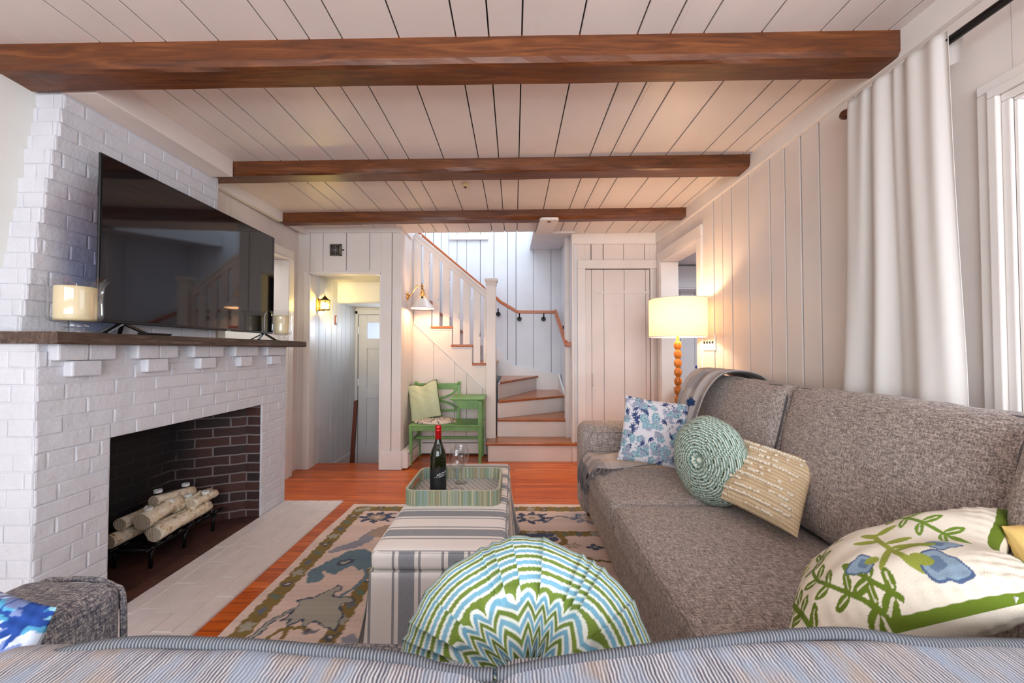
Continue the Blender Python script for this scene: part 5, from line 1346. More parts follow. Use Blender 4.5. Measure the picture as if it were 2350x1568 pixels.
# cream embroidered cushion in the near corner
def embroidered(U, V, side):
    cream = srgb(236, 226, 208); c = Cv(U, V * .62, cream)
    if side < 0: return c.c
    g1, g2, g3 = srgb(98, 120, 20), srgb(146, 156, 56), srgb(84, 108, 12); bl, bd, bb = srgb(136, 158, 176), srgb(74, 94, 128), srgb(98, 120, 146)
    def vine(pts, w, col, n, L, lw, start=2, both=True, vein=True):
        P = sm([(x_, y_ * .62) for x_, y_ in pts], 8); c.line(P, w, col); step = max(1, len(P) // n)
        for i in range(start, len(P) - 1, step):
            dx, dy = P[i + 1][0] - P[i][0], P[i + 1][1] - P[i][1]; a = math.atan2(dy, dx)
            for s_ in ((1, -1) if both else (1,)):
                an = a + s_ * .95; c.leaf(P[i][0] + .01 * math.cos(an), P[i][1] + .01 * math.sin(an), P[i][0] + L * math.cos(an), P[i][1] + L * math.sin(an), lw, col, 1, cream if vein else None)
        c.leaf(P[-1][0], P[-1][1], P[-1][0] + L * math.cos(a), P[-1][1] + L * math.sin(a), lw, col)
    vine([(-.08, -.98), (-.34, -.72), (-.58, -.42), (-.66, -.05), (-.52, .34), (-.40, .80)], .016, g1, 7, .16, .042)
    vine([(-.66, -.98), (-.76, -.74), (-.86, -.52), (-.94, -.30)], .020, g1, 4, .16, .044)
    vine([(-.93, .10), (-.84, .45), (-.80, .85)], .018, g2, 4, .15, .036)
    vine([(-.14, .95), (.12, .66), (.38, .36), (.66, .06)], .018, srgb(108, 140, 34), 5, .19, .045)
    vine([(.06, -.90), (-.08, -.76), (-.20, -.58)], .018, g1, 2, .17, .05)
    c.line(sm([(-.02, .10), (.08, -.09), (.16, -.25), (.26, -.40)]), .028, g2); c.line(sm([(.16, -.22), (.30, -.20), (.44, -.22)]), .022, g2)
    for (x, y, a, L) in ((-.16, .36, 2.7, .20), (-.12, .22, 3.0, .28), (-.08, .12, .25, .26), (-.04, .0, .0, .28), (-.06, -.02, -2.1, .26), (.0, -.2, -1.0, .22), (-.18, .42, .4, .22)):
        x += .18; y = y * .62 - .16; c.leaf(x, y, x + L * math.cos(a), y + L * math.sin(a), .04, g2)
    def bloom(x, y, s, a):
        y *= .62
        c.ell(x, y, s, s * .72, a, bd, 1, 3, .16); c.ell(x, y, s * .88, s * .62, a, bl, 1, 3, .16); c.ell(x - s * .25 * math.cos(a), y - s * .25 * math.sin(a), s * .42, s * .36, a, bb, 1, 4, .1)
        c.leaf(x - s * 1.4 * math.cos(a), y - s * 1.4 * math.sin(a), x - s * .3 * math.cos(a), y - s * .3 * math.sin(a), s * .35, g2)
    bloom(-.16, -.48, .12, 3.3); bloom(.44, -.70, .16, -.5); bloom(.54, -.34, .125, .0); bloom(-.78, .66, .09, 2.2); bloom(-.28, .84, .11, 2.8); bloom(.30, .86, .12, .3)
    c.put((U > .95), g1); c.put((V < -.975) & (U > -.1), g1)
    return c.c
cc_ = Vector((.855, .845, .745)); A_, B2, D_ = Vector((1.13, .95, .845)), Vector((.905, .71, .822)), Vector((.80, 1.06, .66))
eu = (A_ - D_) * .5; ev = (A_ - B2) * .5; cc_ = B2 + (D_ - A_) * .5 + ev
# local u runs left to right, v runs near to far
ep = pillow('embroidered_cushion', 'cream cushion embroidered with green leafy vines and blue blossoms in the near corner', cc_ + Vector((.015, .0, -.015)), eu * 1.16, ev * 1.2, .095, embroidered, n=270, mat=M['knit'], chop=('u', .20, .42), pinch=.02)
b = MB(); p = B2 + Vector((-.03, -.012, -.03)); b.obox(p, (.005, .003, .022)); b.build('zip_pull', M['white_ink'], ep)
pillow('gold_cushion', 'plain yellow cushion just showing at the right edge behind the embroidered one', (1.115, .80, .755), (.06, .0, .02), (.02, .08, .11), .05, lambda U, V, s: np.tile(np.array(srgb(232, 196, 120)[:3]), (len(U), 1)), n=30)
pillow('blue_floral_cushion', 'bright blue and white floral cushion at the left edge beside the near sofa arm', (-1.075, .715, .615), (.175, -.02, -.05), (-.02, .10, .150), .065,
       floral(9, .2, srgb(214, 224, 240), [srgb(84, 164, 204), srgb(140, 200, 220), srgb(40, 110, 170), srgb(120, 136, 184)], srgb(20, 66, 146), 1.5, 110), n=110, both=True)

# ================================================================ THROW BLANKET
def blanket_cols(n, m):
    U, V = np.meshgrid(np.linspace(0, 1, n + 1), np.linspace(0, 1, m + 1)); U = U.ravel(); V = V.ravel(); c = Cv(U, V, srgb(178, 168, 164))
    c.put((np.sin(U * 16) > .25) & (np.sin(V * 22 + np.floor(U * 2.55) * 3.1) > .2), srgb(140, 136, 138), .75)
    c.put((np.sin(U * 16 + 3) > .7), srgb(196, 186, 180), .5); return c.c
tb = thing('throw_blanket', 'grey checked throw blanket with fringe over the far end of the taupe sofa', 'blanket', (1.0, 2.5, .5))
path = sm([(1.535, .72), (1.545, .93), (1.50, 1.055), (1.38, 1.10), (1.25, 1.085), (1.165, .99), (1.11, .84), (1.07, .68), (1.04, .56), (1.0, .515)], 6)
def drape(u, v):
    i = v * (len(path) - 1); k = min(int(i), len(path) - 2); f = i - k; x = path[k][0] + (path[k + 1][0] - path[k][0]) * f; z = path[k][1] + (path[k + 1][1] - path[k][1]) * f
    y = 2.30 + .44 * u * (1 - .25 * v) + .10 * v + .010 * math.sin(v * 11 + u * 4)
    fo = .010 * math.sin(u * 22 + v * 3) + .006 * math.sin(u * 41 + v * 5)
    return (x - fo * .7 - .004, y, z + fo * .6)
b = MB(); b.grid(drape, 46, 54); b.c = blanket_cols(46, 54); b.build('back_fold', M['cloth'], tb, smooth=True, solid=.006)
def seatfold(u, v):
    # u along x from front edge to the back, v across Y
    x = .435 + (1.07 - .435) * u; y = 2.765 - (.38 - .22 * u ** 1.3) * v
    z = .510 + .016 * (1 - (2 * v - 1) ** 2) + .008 * math.sin(v * 15 + u * 5) + .005 * math.sin(u * 13 + v * 7)
    if u < .12: k = (.12 - u) / .12; z -= .060 * k ** 1.3; x += .016 * k ** .5 + .02 * k * k
    return (x, y, z)
b = MB(); b.grid(seatfold, 50, 40); b.c = blanket_cols(50, 40); b.build('seat_fold', M['cloth'], tb, smooth=True, solid=.012)
M['fringe'] = NT('grey_fringe').fin(srgb(122, 116, 118), .95)
rf = random.Random(4)
for k in range(30):
    v = k / 29; p = Vector(seatfold(0, v)) if k < 20 else Vector(seatfold((k - 20) / 10 * .42, 1.0))
    L = rf.uniform(.11, .17) if k < 20 else rf.uniform(.06, .10)
    pts = [p + Vector((0, 0, .01)), p + Vector((-.018, rf.uniform(-.012, .012), -L * .3)), p + Vector((-.014 + rf.uniform(-.01, .004), rf.uniform(-.03, .03), -L * .7)), p + Vector((-.010, rf.uniform(-.045, .045), -L))]
    if k >= 20: pts = [p, p + Vector((-.02, -.02, .004)), p + Vector((-.035, -.045, -.004)), p + Vector((-.05 + rf.uniform(-.02, .02), -.075, -.010))]
    b = MB()
    for j in range(4):
        o_ = Vector((rf.uniform(-.005, .005), rf.uniform(-.009, .009), 0)); tw = rf.uniform(-.012, .012)
        b.tube([q + o_ * (.3 + i * .6) + Vector((0, tw * i * .4, 0)) for i, q in enumerate(sm(pts, 3))] if False else sm([tuple(q + o_ * (.3 + i * .6) + Vector((0, tw * i * .4, 0))) for i, q in enumerate(pts)], 4), .0028, 5)
    b.build('tassel', M['fringe'], tb, smooth=True)
# ================================================================ FLOOR LAMP
lx, ly = 1.333, 3.205
fl = thing('floor_lamp', 'floor lamp with a cream drum shade and turned orange wood bead pole', 'lamp', (lx, ly, 0))
b = MB(); b.lathe([(.001, .0), (.13, .0), (.135, .01), (.13, .022), (.06, .03), (.02, .045), (.012, .06)], (lx, ly, 0), 36); b.build('lamp_base', M['lamp_wood'], fl, smooth=True)
b = MB(); prof = [(.012, .05)]
z = .06
while z < 1.285:
    for k in range(7):
        a = math.pi * (k + .5) / 7; prof.append((.011 + .0195 * math.sin(a), z + .036 - .034 * math.cos(a)))
    z += .0735
prof += [(.012, z), (.012, 1.40), (.001, 1.40)]
b.lathe(prof, (lx, ly, 0), 28); b.build('beaded_pole', M['lamp_wood'], fl, smooth=True)
def shade_mat(name, col, trans):
    t = NT(name); d = t.n('ShaderNodeBsdfDiffuse'); tr = t.n('ShaderNodeBsdfTranslucent'); mx = t.n('ShaderNodeMixShader'); mx.inputs[0].default_value = trans
    d.inputs[0].default_value = col; tr.inputs[0].default_value = col; f = t.noise(t.coord((1, 1, 1)), 300, 2)
    t.l(d.outputs[0], mx.inputs[1]); t.l(tr.outputs[0], mx.inputs[2]); t.l(mx.outputs[0], t.out.inputs[0]); return t.mat
M['shade'] = shade_mat('cream_shade_cloth', srgb(246, 236, 218), .42)
b = MB(); b.lathe([(.221, 1.338), (.221, 1.646), (.2185, 1.646), (.2185, 1.338), (.221, 1.338)], (lx, ly, 0), 64); b.build('lamp_shade', M['shade'], fl, smooth=False)
b = MB(); b.lathe([(.2225, 1.336), (.2225, 1.342), (.217, 1.342), (.217, 1.336), (.2225, 1.336)], (lx, ly, 0), 64); b.lathe([(.2225, 1.642), (.2225, 1.648), (.217, 1.648), (.217, 1.642), (.2225, 1.642)], (lx, ly, 0), 64); b.build('shade_trim', M['trim'], fl, smooth=False)
b = MB()
for k in range(3): a = R(120 * k + 20); b.tube([(lx, ly, 1.62), (lx + .218 * math.cos(a), ly + .218 * math.sin(a), 1.635)], .0022, 6)
b.tube([(lx, ly, 1.40), (lx, ly, 1.66)], .0035, 6); b.build('harp', M['old_brass'], fl)
b = MB(); b.ball((lx, ly, 1.668), .013, 14); b.build('finial', M['candle'], fl, smooth=True)
M['bulb'] = emis('warm_bulb', (1, .74, .48, 1), 9)
b = MB(); b.ball((lx, ly, 1.50), .030, 16, 0, (1, 1, 1.3)); b.build('bulb', M['bulb'], fl, smooth=True)
lamp('floor_lamp_light', 'POINT', (lx, ly - .001, 1.505), 9, (1, .64, .38), radius=.05)

# ================================================================ WALL SCONCE BY THE STAIRS
sx_, sy_ = -1.015, 4.33
sc = thing('wall_sconce', 'brass arm wall sconce with a white cone shade beside the staircase', 'wall lamp', (-1.19, sy_, 1.80))
b = MB(); Mz = Matrix.Rotation(R(90), 3, 'Y'); b.lathe([(.001, .0), (.050, .0), (.050, .008), (.03, .014), (.012, .022), (.001, .024)], (-1.186, sy_, 1.83), 28, 0, Mz); b.build('backplate', M['brass'], sc, smooth=True)
b = MB(); b.tube([(-1.17, sy_, 1.83), (-1.15, sy_, 1.835), (-1.09, sy_, 1.93), (-1.07, sy_, 1.94), (sx_ + .01, sy_, 1.94)], .0065, 10); b.ball((-1.15, sy_, 1.835), .012, 12); b.ball((-1.07, sy_, 1.94), .010, 12); b.tube([(sx_, sy_, 1.965), (sx_, sy_, 1.90)], .006, 10); b.build('arm', M['brass'], sc, smooth=True)
b = MB(); b.lathe([(.001, 1.905), (.014, 1.905), (.018, 1.895), (.018, 1.875), (.024, 1.870), (.024, 1.850), (.020, 1.845), (.020, 1.83), (.001, 1.83)], (sx_, sy_, 0), 24); b.build('socket', M['brass'], sc, smooth=False)
b = MB()
for k in range(5): a = R(72 * k); b.tube([(sx_ + .021 * math.cos(a), sy_ + .021 * math.sin(a), 1.86), (sx_ + .052 * math.cos(a), sy_ + .052 * math.sin(a), 1.797)], .0022, 6)
b.build('shade_strut', M['brass'], sc)
M['enamel'] = NT('white_enamel').fin(srgb(226, 214, 204), .3)
b = MB(); b.lathe([(.050, 1.798), (.054, 1.796), (.128, 1.697), (.129, 1.690), (.126, 1.690), (.124, 1.697), (.050, 1.793), (.050, 1.798)], (sx_, sy_, 0), 48); b.build('shade', M['enamel'], sc, smooth=False)
b = MB(); b.ball((sx_, sy_, 1.755), .024, 14, 0, (1, 1, 1.3)); b.build('bulb', M['bulb'], sc, smooth=True)
lamp('sconce_light', 'POINT', (sx_, sy_, 1.735), 4.5, (1, .60, .30), radius=.03)

# ================================================================ ENTRY LANTERN
nx0, ny0 = -2.055, 4.235
ln = thing('wall_lantern', 'small aged brass lantern lit yellow on the entry nook wall', 'wall lamp', (-2.135, ny0, 1.72))
b = MB(); b.box(-2.136, -2.118, ny0 - .028, ny0 + .028, 1.655, 1.79); b.tube([(-2.12, ny0, 1.665), (nx0, ny0, 1.662)], .008, 8); b.tube([(-2.12, ny0, 1.78), (nx0, ny0, 1.785)], .007, 8); b.build('backplate', M['old_brass'], ln, bevel=.003)
b = MB(); b.lathe([(.001, 1.835), (.006, 1.832), (.004, 1.822), (.012, 1.812), (.022, 1.802), (.040, 1.782), (.062, 1.768), (.062, 1.763), (.05, 1.763), (.001, 1.775)], (nx0, ny0, 0), 6); b.build('lantern_cap', M['old_brass'], ln)
b = MB()
for k in range(6): a = R(60 * k); b.tube([(nx0 + .052 * math.cos(a), ny0 + .052 * math.sin(a), 1.766), (nx0 + .052 * math.cos(a), ny0 + .052 * math.sin(a), 1.668)], .0042, 6)
b.lathe([(.001, 1.664), (.056, 1.664), (.056, 1.672), (.044, 1.674), (.044, 1.664)], (nx0, ny0, 0), 6); b.build('lantern_frame', M['old_brass'], ln)
b = MB(); b.lathe([(.047, 1.672), (.047, 1.764)], (nx0, ny0, 0), 6); b.build('lantern_pane', pane_glass('lantern_glass'), ln)
M['ybulb'] = emis('yellow_bulb', (1, .80, .40, 1), 10)
b = MB(); b.ball((nx0, ny0, 1.715), .022, 14, 0, (1, 1, 1.5)); b.build('bulb', M['ybulb'], ln, smooth=True)
lamp('lantern_light', 'POINT', (nx0, ny0, 1.715), 7, (1, .70, .14), radius=.02)

# ================================================================ GREEN TELEPHONE BENCH
def greenpaint():
    t = NT('green_chalk_paint'); f = t.noise(t.coord(), 6, 4); t.bump(t.noise(t.coord((1, 1, 1)), 40, 3), .1, .002)
    return t.fin(t.ramp(f, [(.35, srgb(100, 146, 84)), (.65, srgb(120, 164, 96))]), .45)
M['green'] = greenpaint()
bn = thing('telephone_bench', 'green painted telephone bench with a small raised side table', 'bench', (-.74, 4.38, 0))
F, B_ = 4.17, 4.56; XL, XR = -1.12, -.345
def leg(x, y, z1, w=.040, sx=0, sy=0, z0=0):
    b = MB(); t = w * .62
    b.hexa([(x - t / 2 + sx, y - t / 2 + sy, z0), (x + t / 2 + sx, y - t / 2 + sy, z0), (x + t / 2 + sx, y + t / 2 + sy, z0), (x - t / 2 + sx, y + t / 2 + sy, z0),
            (x - w / 2, y - w / 2, .36), (x + w / 2, y - w / 2, .36), (x + w / 2, y + w / 2, .36), (x - w / 2, y + w / 2, .36)])
    if z1 > .37: b.box(x - w / 2, x + w / 2, y - w / 2, y + w / 2, .36, z1)
    b.build('leg', M['green'], bn, bevel=.003)
leg(XL + .02, F + .02, .43); leg(XR - .02, F + .02, .69); leg(XL + .02, B_ - .02, .40, sy=.03); leg(XR - .02, B_ - .02, .69, sy=.02)
b = MB(); b.box(XL, XR, F - .005, B_, .418, .437); b.build('seat', M['green'], bn, bevel=.005)
b = MB(); b.box(XL + .04, XR - .04, F + .005, F + .028, .372, .420); b.box(XL + .04, XR - .04, B_ - .03, B_ - .01, .372, .42); b.box(XL + .006, XL + .03, F + .03, B_ - .03, .372, .42); b.box(XR - .03, XR - .006, F + .03, B_ - .03, .372, .42); b.build('seat_rail', M['green'], bn, bevel=.002)
b = MB(); b.box(XL + .012, XL + .032, F + .03, B_, .245, .275); b.box(XR - .032, XR - .012, F + .03, B_, .245, .275); b.box(XL + .03, XR - .03, F + .19, F + .21, .245, .272); b.build('stretcher', M['green'], bn, bevel=.003)
# back posts with scrolled tops
for x in (-1.145, -.645):
    b = MB(); b.hexa([(x - .016, B_ - .035, .437), (x + .016, B_ - .035, .437), (x + .016, B_ - .003, .437), (x - .016, B_ - .003, .437), (x - .016, B_ + .015, .84), (x + .016, B_ + .015, .84), (x + .016, B_ + .04, .84), (x - .016, B_ + .04, .84)])
    b.tube([(x - .017, B_ + .022, .846), (x + .017, B_ + .022, .846)], .020, 14); b.build('back_post', M['green'], bn, bevel=.002)
b = MB(); b.box(-1.13, -.66, B_ + .01, B_ + .03, .775, .842); b.build('top_rail', M['green'], bn, bevel=.004)
b = MB(); b.box(-1.13, -.66, B_ - .012, B_ + .006, .520, .545); b.build('lower_rail', M['green'], bn, bevel=.003)
mx_, mz_ = -.895, .655
for sx1 in (1, -1):
    b = MB()
    for (zz, bend) in ((.775, -.03), (.545, .03)):
        P = sm([(mx_ + sx1 * .03, B_ + .008, mz_ + (zz - mz_) * .12), (mx_ + sx1 * .11, B_ + .009, mz_ + (zz - mz_) * .30), (mx_ + sx1 * .185, B_ + .010, mz_ + (zz - mz_) * .62), (mx_ + sx1 * .225, B_ + .012, zz)], 6)
        for p, q in zip(P[:-1], P[1:]): b.bar(p, q, .014, .026, (0, 0, 1))
    b.build('curved_splat', M['green'], bn, bevel=.002)
b = MB(); Mr = Matrix.Rotation(R(90), 3, 'X'); b.lathe([(.001, .024), (.012, .024), (.016, .018), (.024, .018), (.030, .024), (.037, .018), (.038, .0), (.001, .0)], (mx_, B_ + .012, mz_), 28, 0, Mr); b.build('medallion', M['green'], bn, smooth=False)
b = MB(); b.box(-.685, -.318, F - .02, B_ + .005, .700, .718); b.build('desk_top', M['green'], bn, bevel=.006)
b = MB(); P = [(-.655, .70), (-.385, .70), (-.385, .605), (-.575, .605), (-.60, .645), (-.625, .668), (-.655, .69)]; b.prism(P, 'y', F, F + .016); b.box(-.385, -.365, F + .02, B_ - .02, .60, .70); b.box(-.655, -.385, B_ - .03, B_ - .014, .60, .70); b.box(-.60, -.385, F + .016, B_ - .02, .606, .614); b.build('shelf_box', M['green'], bn, bevel=.002)
sage = srgb(196, 206, 168)
M['dark_green_trim'] = NT('dark_green_trim').fin(srgb(70, 84, 44), .8)
TLp, TRp, BRp, BLp = [Vector(p) for p in ((X(938, 4.44), 4.44, 1.234 - 84 * 4.44 / 900), (X(1000, 4.44), 4.44, 1.234 - 70 * 4.44 / 900), (X(1014, 4.30), 4.30, 1.234 - 150 * 4.30 / 900), (X(945, 4.30), 4.30, 1.234 - 164 * 4.30 / 900))]
pc = (TLp + TRp + BRp + BLp) / 4; pu = ((TRp - TLp) + (BRp - BLp)) / 4; pv = ((TLp - BLp) + (TRp - BRp)) / 4
pillow('sage_cushion', 'pale sage square cushion with dark green piping standing on the bench', pc, pu * 1.03, pv * 1.03, .055, lambda U, V, s: np.tile(np.array(sage[:3]), (len(U), 1)), n=60, piping=M['dark_green_trim'], pr=.006, chop=('v', .16, .38), pinch=.03)
def bwseat():
    r = thing('seat_pad', 'oval black and cream printed pad lying on the bench seat', 'cushion', (-.875, 4.335, .44)); n, m = 60, 120
    vs = []; U = []; V = []
    for i in range(n + 1):
        q = math.sin(math.pi / 2 * i / n)
        for j in range(m):
            a = 2 * math.pi * j / m; rr = q * (1 + .03 * math.cos(4 * a)); vs.append((-.875 + .235 * rr * math.cos(a), 4.335 + .155 * rr * math.sin(a), .441 + .052 * (max(0, 1 - q ** 2.5)) ** .5)); U.append(rr * math.cos(a) * .235); V.append(rr * math.sin(a) * .155)
    b = MB(); b.add(vs, [(i * m + j, i * m + (j + 1) % m, (i + 1) * m + (j + 1) % m, (i + 1) * m + j) for i in range(n) for j in range(m)])
    b.add([(x, y, .4405) for x, y, z in vs[-m:]], [tuple(range(m))[::-1]])
    U += U[-m:]; V += V[-m:]; c = Cv(np.array(U), np.array(V), srgb(214, 200, 184)); rs = random.Random(6)
    for k in range(430):
        x, y, a = rs.uniform(-.23, .23), rs.uniform(-.15, .15), rs.uniform(0, 6.28); L = rs.uniform(.012, .03)
        c.leaf(x, y, x + L * math.cos(a), y + L * math.sin(a), .0042, srgb(38, 34, 40) if k % 4 else srgb(140, 112, 96))
    b.c = c.c; b.build('pad_cover', M['cloth'], r, smooth=True)
bwseat()

# baseboard heaters behind the bench
def heater(pts, label, name='baseboard_heater'):
    (x0, y0), (x1, y1) = pts; r = thing(name, label, 'heater', ((x0 + x1) / 2, (y0 + y1) / 2, 0), 0, 'white baseboard heaters')
    dx, dy = x1 - x0, y1 - y0; L = math.hypot(dx, dy); u = Vector((dx / L, dy / L, 0)); n = Vector((u.y, -u.x, 0))
    pr = [(0, .02), (.055, .02), (.060, .03), (.060, .145), (.050, .165), (.035, .185), (.015, .20), (0, .20)]
    b = MB(); P0 = Vector((x0, y0, 0)); P1 = Vector((x1, y1, 0)); vs = []
    for P in (P0, P1): vs += [P + n * a + Vector((0, 0, z)) for a, z in pr]
    m = len(pr); b.add(vs, [tuple(range(m))[::-1], tuple(range(m, 2 * m))] + [(i, (i + 1) % m, m + (i + 1) % m, m + i) for i in range(m)]); b.build('heater_cover', M['trim'], r, bevel=.002)
    b = MB(); b.bar(P0 + u * .03 + n * .0585 + Vector((0, 0, .150)), P1 - u * .03 + n * .0585 + Vector((0, 0, .150)), .006, .008); b.bar(P0 + u * .03 + n * .058 + Vector((0, 0, .022)), P1 - u * .03 + n * .058 + Vector((0, 0, .022)), .006, .010); b.build('vent_slot', M['black_plastic'], r)
heater([(-1.10, 4.648), (-.33, 4.648)], 'long white baseboard heater on the wall under the stairs, behind the bench')
heater([(-1.157, 4.07), (-1.185, 4.58)][::1], 'short white baseboard heater with a rounded end beside the column') if False else None
b = MB(); r = thing('baseboard_heater', 'short white baseboard heater with a rounded end beside the column', 'heater', (-1.13, 4.3, 0), 0, 'white baseboard heaters')
b.prism([(-1.158, .012), (-1.10, .012), (-1.098, .03), (-1.098, .145), (-1.105, .17), (-1.125, .192), (-1.158, .197)], 'y', 4.058, 4.56); b.build('heater_cover', M['trim'], r, bevel=.002)
b = MB(); b.box(-1.1, -1.0965, 4.09, 4.54, .148, .153); b.build('vent_slot', M['black_plastic'], r)

# ================================================================ CURTAIN AND ROD
rd = thing('curtain_rod', 'black curtain rod with a ball finial above the right window', 'curtain rod', (1.5, .6, 2.29))
b = MB(); b.tube([(1.5, -.75, 2.30), (1.5, 1.735, 2.30)], .0135, 14); b.build('rod', M['black_metal'], rd, smooth=True)
b = MB(); b.lathe([(.001, .055), (.013, .052), (.021, .040), (.021, .028), (.014, .018), (.018, .012), (.018, .004), (.013, .0)], (1.5, 1.73, 2.30), 20, 0, Matrix.Rotation(R(-90), 3, 'X')); b.build('finial', M['dark_post'], rd, smooth=True)
for y in (1.70, -.6):
    b = MB(); b.tube([(1.5, y, 2.285), (1.52, y, 2.275), (1.578, y, 2.275)], .006, 8); b.box(1.574, 1.582, y - .015, y + .015, 2.24, 2.31); b.build('bracket', M['black_metal'], rd)
def sheer():
    t = NT('white_curtain_cloth'); d = t.n('ShaderNodeBsdfDiffuse'); tr = t.n('ShaderNodeBsdfTranslucent'); mx = t.n('ShaderNodeMixShader'); mx.inputs[0].default_value = .35
    f = t.noise(t.coord((1, 1, 1)), 500, 2); bp = t.n('ShaderNodeBump'); bp.inputs['Strength'].default_value = .15; bp.inputs['Distance'].default_value = .002; t.l(f, bp.inputs['Height'])
    for q in (d, tr): q.inputs[0].default_value = srgb(236, 232, 228); t.l(bp.outputs[0], q.inputs['Normal'])
    t.l(d.outputs[0], mx.inputs[1]); t.l(tr.outputs[0], mx.inputs[2]); t.l(mx.outputs[0], t.out.inputs[0]); return t.mat
M['sheer'] = sheer()
ct = thing('curtain', 'white linen curtain panel gathered at the far side of the right window', 'curtain', (1.5, 1.55, 2.29))
def curt(u, v):
    # u: 0 near window .. 1 far, v: 0 top .. 1 bottom
    yt = 1.318 + (1.715 - 1.318) * u; yb = 1.300 + (1.84 - 1.300) * u
    y = yt + (yb - yt) * v ** .8; z = 2.330 - v * 2.30
    ph = u * 2 * math.pi * 3.0 + .9 * math.sin(u * 7 + 1)
    amp = .006 + .016 * min(1, v * 2)
    x = 1.476 + amp * math.sin(ph + .5 * math.sin(v * 3)) + .006 * math.sin(u * 37 + v * 4)
    y += .008 * math.sin(ph * 1.0 + 1.5) * (1 - v * .3) + .006 * math.sin(v * 7 + u * 3)
    return (x, y, z)
b = MB(); b.grid(curt, 150, 90); b.build('curtain_cloth', M['sheer'], ct, smooth=True, solid=.0015)
b = MB(); b.grid(lambda u, v: (1.526 + .005 * math.sin(u * 33), 1.32 + .395 * u, 2.328 - .10 * v), 80, 4); b.build('rod_pocket', M['sheer'], ct, smooth=True)

# ================================================================ SMALL FITTINGS
vt = thing('wall_vent', 'small square cast iron vent grille above the entry nook', 'vent', (X(767, 4.055), 4.055, 2.275))
vx, vz, s2 = X(767, 4.04), 1.234 + 231 * 4.04 / 900, .060
b = MB()
for a0, a1, c0, c1 in ((-s2, s2, s2 - .012, s2), (-s2, s2, -s2, -s2 + .012), (-s2, -s2 + .012, -s2, s2), (s2 - .022, s2, -s2, s2)): b.box(vx + a0, vx + a1, 4.035, 4.056, vz + c0, vz + c1)
b.build('vent_frame', plain('old_iron', srgb(120, 108, 96), .5, .5), vt, bevel=.002)
b = MB(); b.box(vx - s2 + .01, vx + s2 - .01, 4.048, 4.056, vz - s2 + .01, vz + s2 - .01); b.build('vent_back', M['black_plastic'], vt)
b = MB(); m_g = .0016; cx_ = vx - .005
for k in range(4):
    a = R(45 * k); b.tube([(cx_ - .045 * math.cos(a), 4.044, vz - .045 * math.sin(a)), (cx_ + .045 * math.cos(a), 4.044, vz + .045 * math.sin(a))], .0018, 6)
for rr in (.012, .026, .040): b.tube([(cx_ + rr * math.cos(R(15 * k)), 4.043, vz + rr * math.sin(R(15 * k))) for k in range(24)], .0016, 6, close=True)
b.build('scroll_grille', M['chrome'], vt)
b = MB(); b.tube([(vx + s2, 4.045, vz), (vx + s2 + .014, 4.04, vz)], .003, 8); b.ball((vx + s2 + .018, 4.04, vz), .008, 12); b.build('damper_knob', M['black_metal'], vt)
sw = thing('switch_plate', 'white four gang light switch plate on the right wall next to the lamp shade', 'light switch', (1.598, 3.215, 1.29))
b = MB(); b.box(1.590, 1.5985, 3.115, 3.31, 1.228, 1.355); b.build('plate', M['trim'], sw, bevel=.003)
for k in range(4):
    y = 3.145 + k * .045
    b = MB(); b.hexa([(1.583, y - .005, 1.302), (1.583, y + .005, 1.302), (1.591, y + .006, 1.305), (1.591, y - .006, 1.305), (1.580, y - .005, 1.29), (1.580, y + .005, 1.29), (1.591, y + .006, 1.280), (1.591, y - .006, 1.280)]); b.build('toggle', M['black_plastic'], sw)
th = thing('thermometer', 'small red thermometer hanging on the entry nook wall', 'thermometer', (-2.135, 4.67, 1.587))
b = MB(); b.box(-2.136, -2.128, 4.652, 4.688, 1.53, 1.645); b.build('backing_plate', plain('red_enamel', srgb(140, 24, 24), .4), th, bevel=.004)
b = MB(); b.tube([(-2.126, 4.67, 1.555), (-2.126, 4.67, 1.63)], .0025, 8); b.ball((-2.126, 4.67, 1.550), .007, 10); b.build('glass_tube', M['chrome'], th)
cs_ = thing('ceiling_sensor', 'tiny round brown fixture on the ceiling between the two farther beams', 'sensor', (X(1067, 3.0), 3.0, zc(-.37)))
b = MB(); xx = X(1067, 3.0); zz = zc(xx); b.lathe([(.001, zz), (.030, zz), (.030, zz - .008), (.020, zz - .014), (.018, zz - .022), (.001, zz - .024)], (xx, 3.0, 0), 20); b.build('sensor_base', M['candle'], cs_, smooth=False)
b = MB(); b.lathe([(.001, zz - .022), (.010, zz - .022), (.010, zz - .032), (.001, zz - .032)], (xx, 3.0, 0), 14); b.build('sensor_lens', M['dark_post'], cs_)
br = thing('ceiling_bracket', 'white rounded board fixed under the farthest beam beside the soffit', 'bracket', (.33, 3.8, 2.45))
b = MB(); P = [(.235, 4.24), (.235, 3.58), (.25, 3.55), (.275, 3.54), (.375, 3.54), (.40, 3.55), (.41, 3.58), (.41, 4.24)]
n_ = len(P); zf = lambda y: 2.415 + (y - 3.54) * .11; b.add([(x, y, zf(y)) for x, y in P] + [(x, y, zf(y) + .025) for x, y in P], [tuple(range(n_))[::-1], tuple(range(n_, 2 * n_))] + [(i, (i + 1) % n_, n_ + (i + 1) % n_, n_ + i) for i in range(n_)])
b.build('board', M['white'], br, bevel=.004)
b = MB(); b.box(.31, .34, 3.60, 3.625, zf(3.6) - .004, zf(3.6) + .002); b.build('latch_plate', M['old_brass'], br)
po = thing('handrail_post', 'dark brown wooden post leaning beside the steps down in the entry nook', 'post', (-1.82, 4.45, -.30))
b = MB(); b.hexa([(-1.875, 4.44, -.30), (-1.825, 4.44, -.30), (-1.825, 4.47, -.30), (-1.875, 4.47, -.30), (-1.815, 4.44, .655), (-1.775, 4.44, .665), (-1.775, 4.47, .665), (-1.815, 4.47, .655)]); b.build('post_shaft', M['dark_post'], po, bevel=.004)
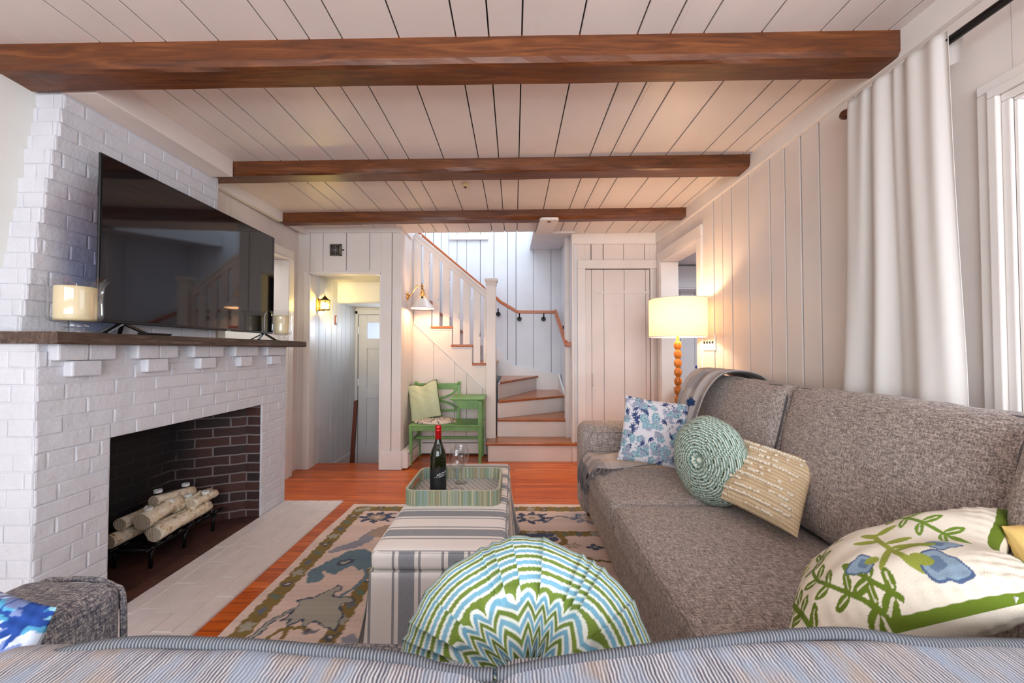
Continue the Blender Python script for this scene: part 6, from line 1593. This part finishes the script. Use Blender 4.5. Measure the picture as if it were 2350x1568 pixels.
b = MB(); b.box(-1.89, -1.81, 4.43, 4.48, -.30, -.27); b.build('post_foot', M['dark_post'], po, bevel=.004)

# ================================================================ KITCHEN BEYOND THE RIGHT DOORWAY
kc = thing('wall_cupboard', 'white wall cupboard with a round knob seen through the right doorway', 'cupboard', (2.4, 5.05, 2.15))
b = MB(); b.box(2.0, 2.9, 4.95, 5.2, 2.0, 2.30); b.build('cupboard_body', M['white_cool'], kc, bevel=.003)
for (a, c) in ((2.06, 2.42), (2.44, 2.86)):
    b = MB(); b.box(a, c, 4.935, 4.955, 2.02, 2.285); dd = b.build('door', M['white_cool'], kc, bevel=.003)
    b = MB(); b.ball((c - .05 if a < 2.1 else a + .03, 4.925, 2.06), .016, 14); b.build('knob', M['old_brass'], dd, smooth=True)
sdb = thing('sideboard', 'dark wood sideboard beyond the doorway, just above the sofa arm', 'sideboard', (1.92, 4.35, 0))
b = MB(); b.box(1.70, 2.20, 3.75, 4.20, .80, .835); b.build('top', M['dark_post'], sdb, bevel=.004)
b = MB(); b.box(1.775, 2.18, 3.77, 4.18, .12, .80); b.build('body', M['dark_post'], sdb, bevel=.003)
for (x, y) in ((1.79, 3.79), (2.15, 3.79), (1.79, 4.15), (2.15, 4.15)):
    b = MB(); b.box(x - .015, x + .015, y - .015, y + .015, 0, .12); b.build('leg', M['dark_post'], sdb)
fv = thing('flower_vase', 'vase of deep blue flowers on the dark sideboard beyond the doorway', 'flowers', (1.88, 3.92, .835))
M['blue_petal'] = NT('blue_petal').fin(srgb(24, 74, 170), .7)
b = MB(); b.lathe([(.001, .0), (.025, .0), (.035, .03), (.03, .07), (.018, .10), (.022, .11)], (1.88, 3.92, .835), 20); b.build('vase', M['clear'], fv, smooth=True)
rb2 = random.Random(12)
b = MB()
for k in range(5): b.tube([(1.88, 3.92, .86), (1.88 + rb2.uniform(-.03, .03), 3.92 + rb2.uniform(-.03, .03), 1.0)], .0025, 5)
b.build('stem', plain('green_stem', srgb(60, 96, 40), .6), fv)
for k in range(5):
    cx1, cy1, cz1 = 1.88 + rb2.uniform(-.035, .035), 3.92 + rb2.uniform(-.035, .035), .99 + k * .022; b = MB()
    for j in range(26):
        d = Vector((rb2.gauss(0, 1), rb2.gauss(0, 1), rb2.gauss(0, 1))).normalized() * .026; b.ball((cx1 + d.x, cy1 + d.y, cz1 + d.z), .010, 6)
    b.build('bloom', M['blue_petal'], fv, smooth=True)
# planting outside the entry door
bushm = NT('foliage'); bushm = bushm.fin(bushm.ramp(bushm.noise(bushm.coord(), 5, 3), [(.35, srgb(90, 130, 50)), (.65, srgb(190, 214, 130))]), .8)
bs = thing('garden_shrub', 'bright green shrub outside the entry door window', 'shrub', (-2.4, 8.2, -.4))
b = MB(); rr3 = random.Random(1)
for k in range(1400):
    a = rr3.uniform(0, 6.28); h_ = rr3.uniform(0, 1); rad = 1.7 * math.sqrt(rr3.random()); p = Vector((-2.4 + rad * math.cos(a), 8.2 + rad * .6 * math.sin(a), -.2 + 2.8 * h_)); d = Vector((rr3.gauss(0, 1), rr3.gauss(0, 1), rr3.gauss(0, 1))).normalized() * .11; e = d.orthogonal().normalized() * .05
    b.add([p - d, p + e, p + d, p - e], [(0, 1, 2, 3)])
b.build('foliage', bushm, bs)
b = MB(); b.tube([(-2.4, 8.2, -.4), (-2.4, 8.2, 1.4)], .05, 8); b.build('trunk', M['dark_post'], bs)
b = MB(); b.box(-8, 6, 5.45, 16, -.5, -.42); struct(b, 'floor_garden', plain('garden_ground', srgb(150, 150, 130), .9))
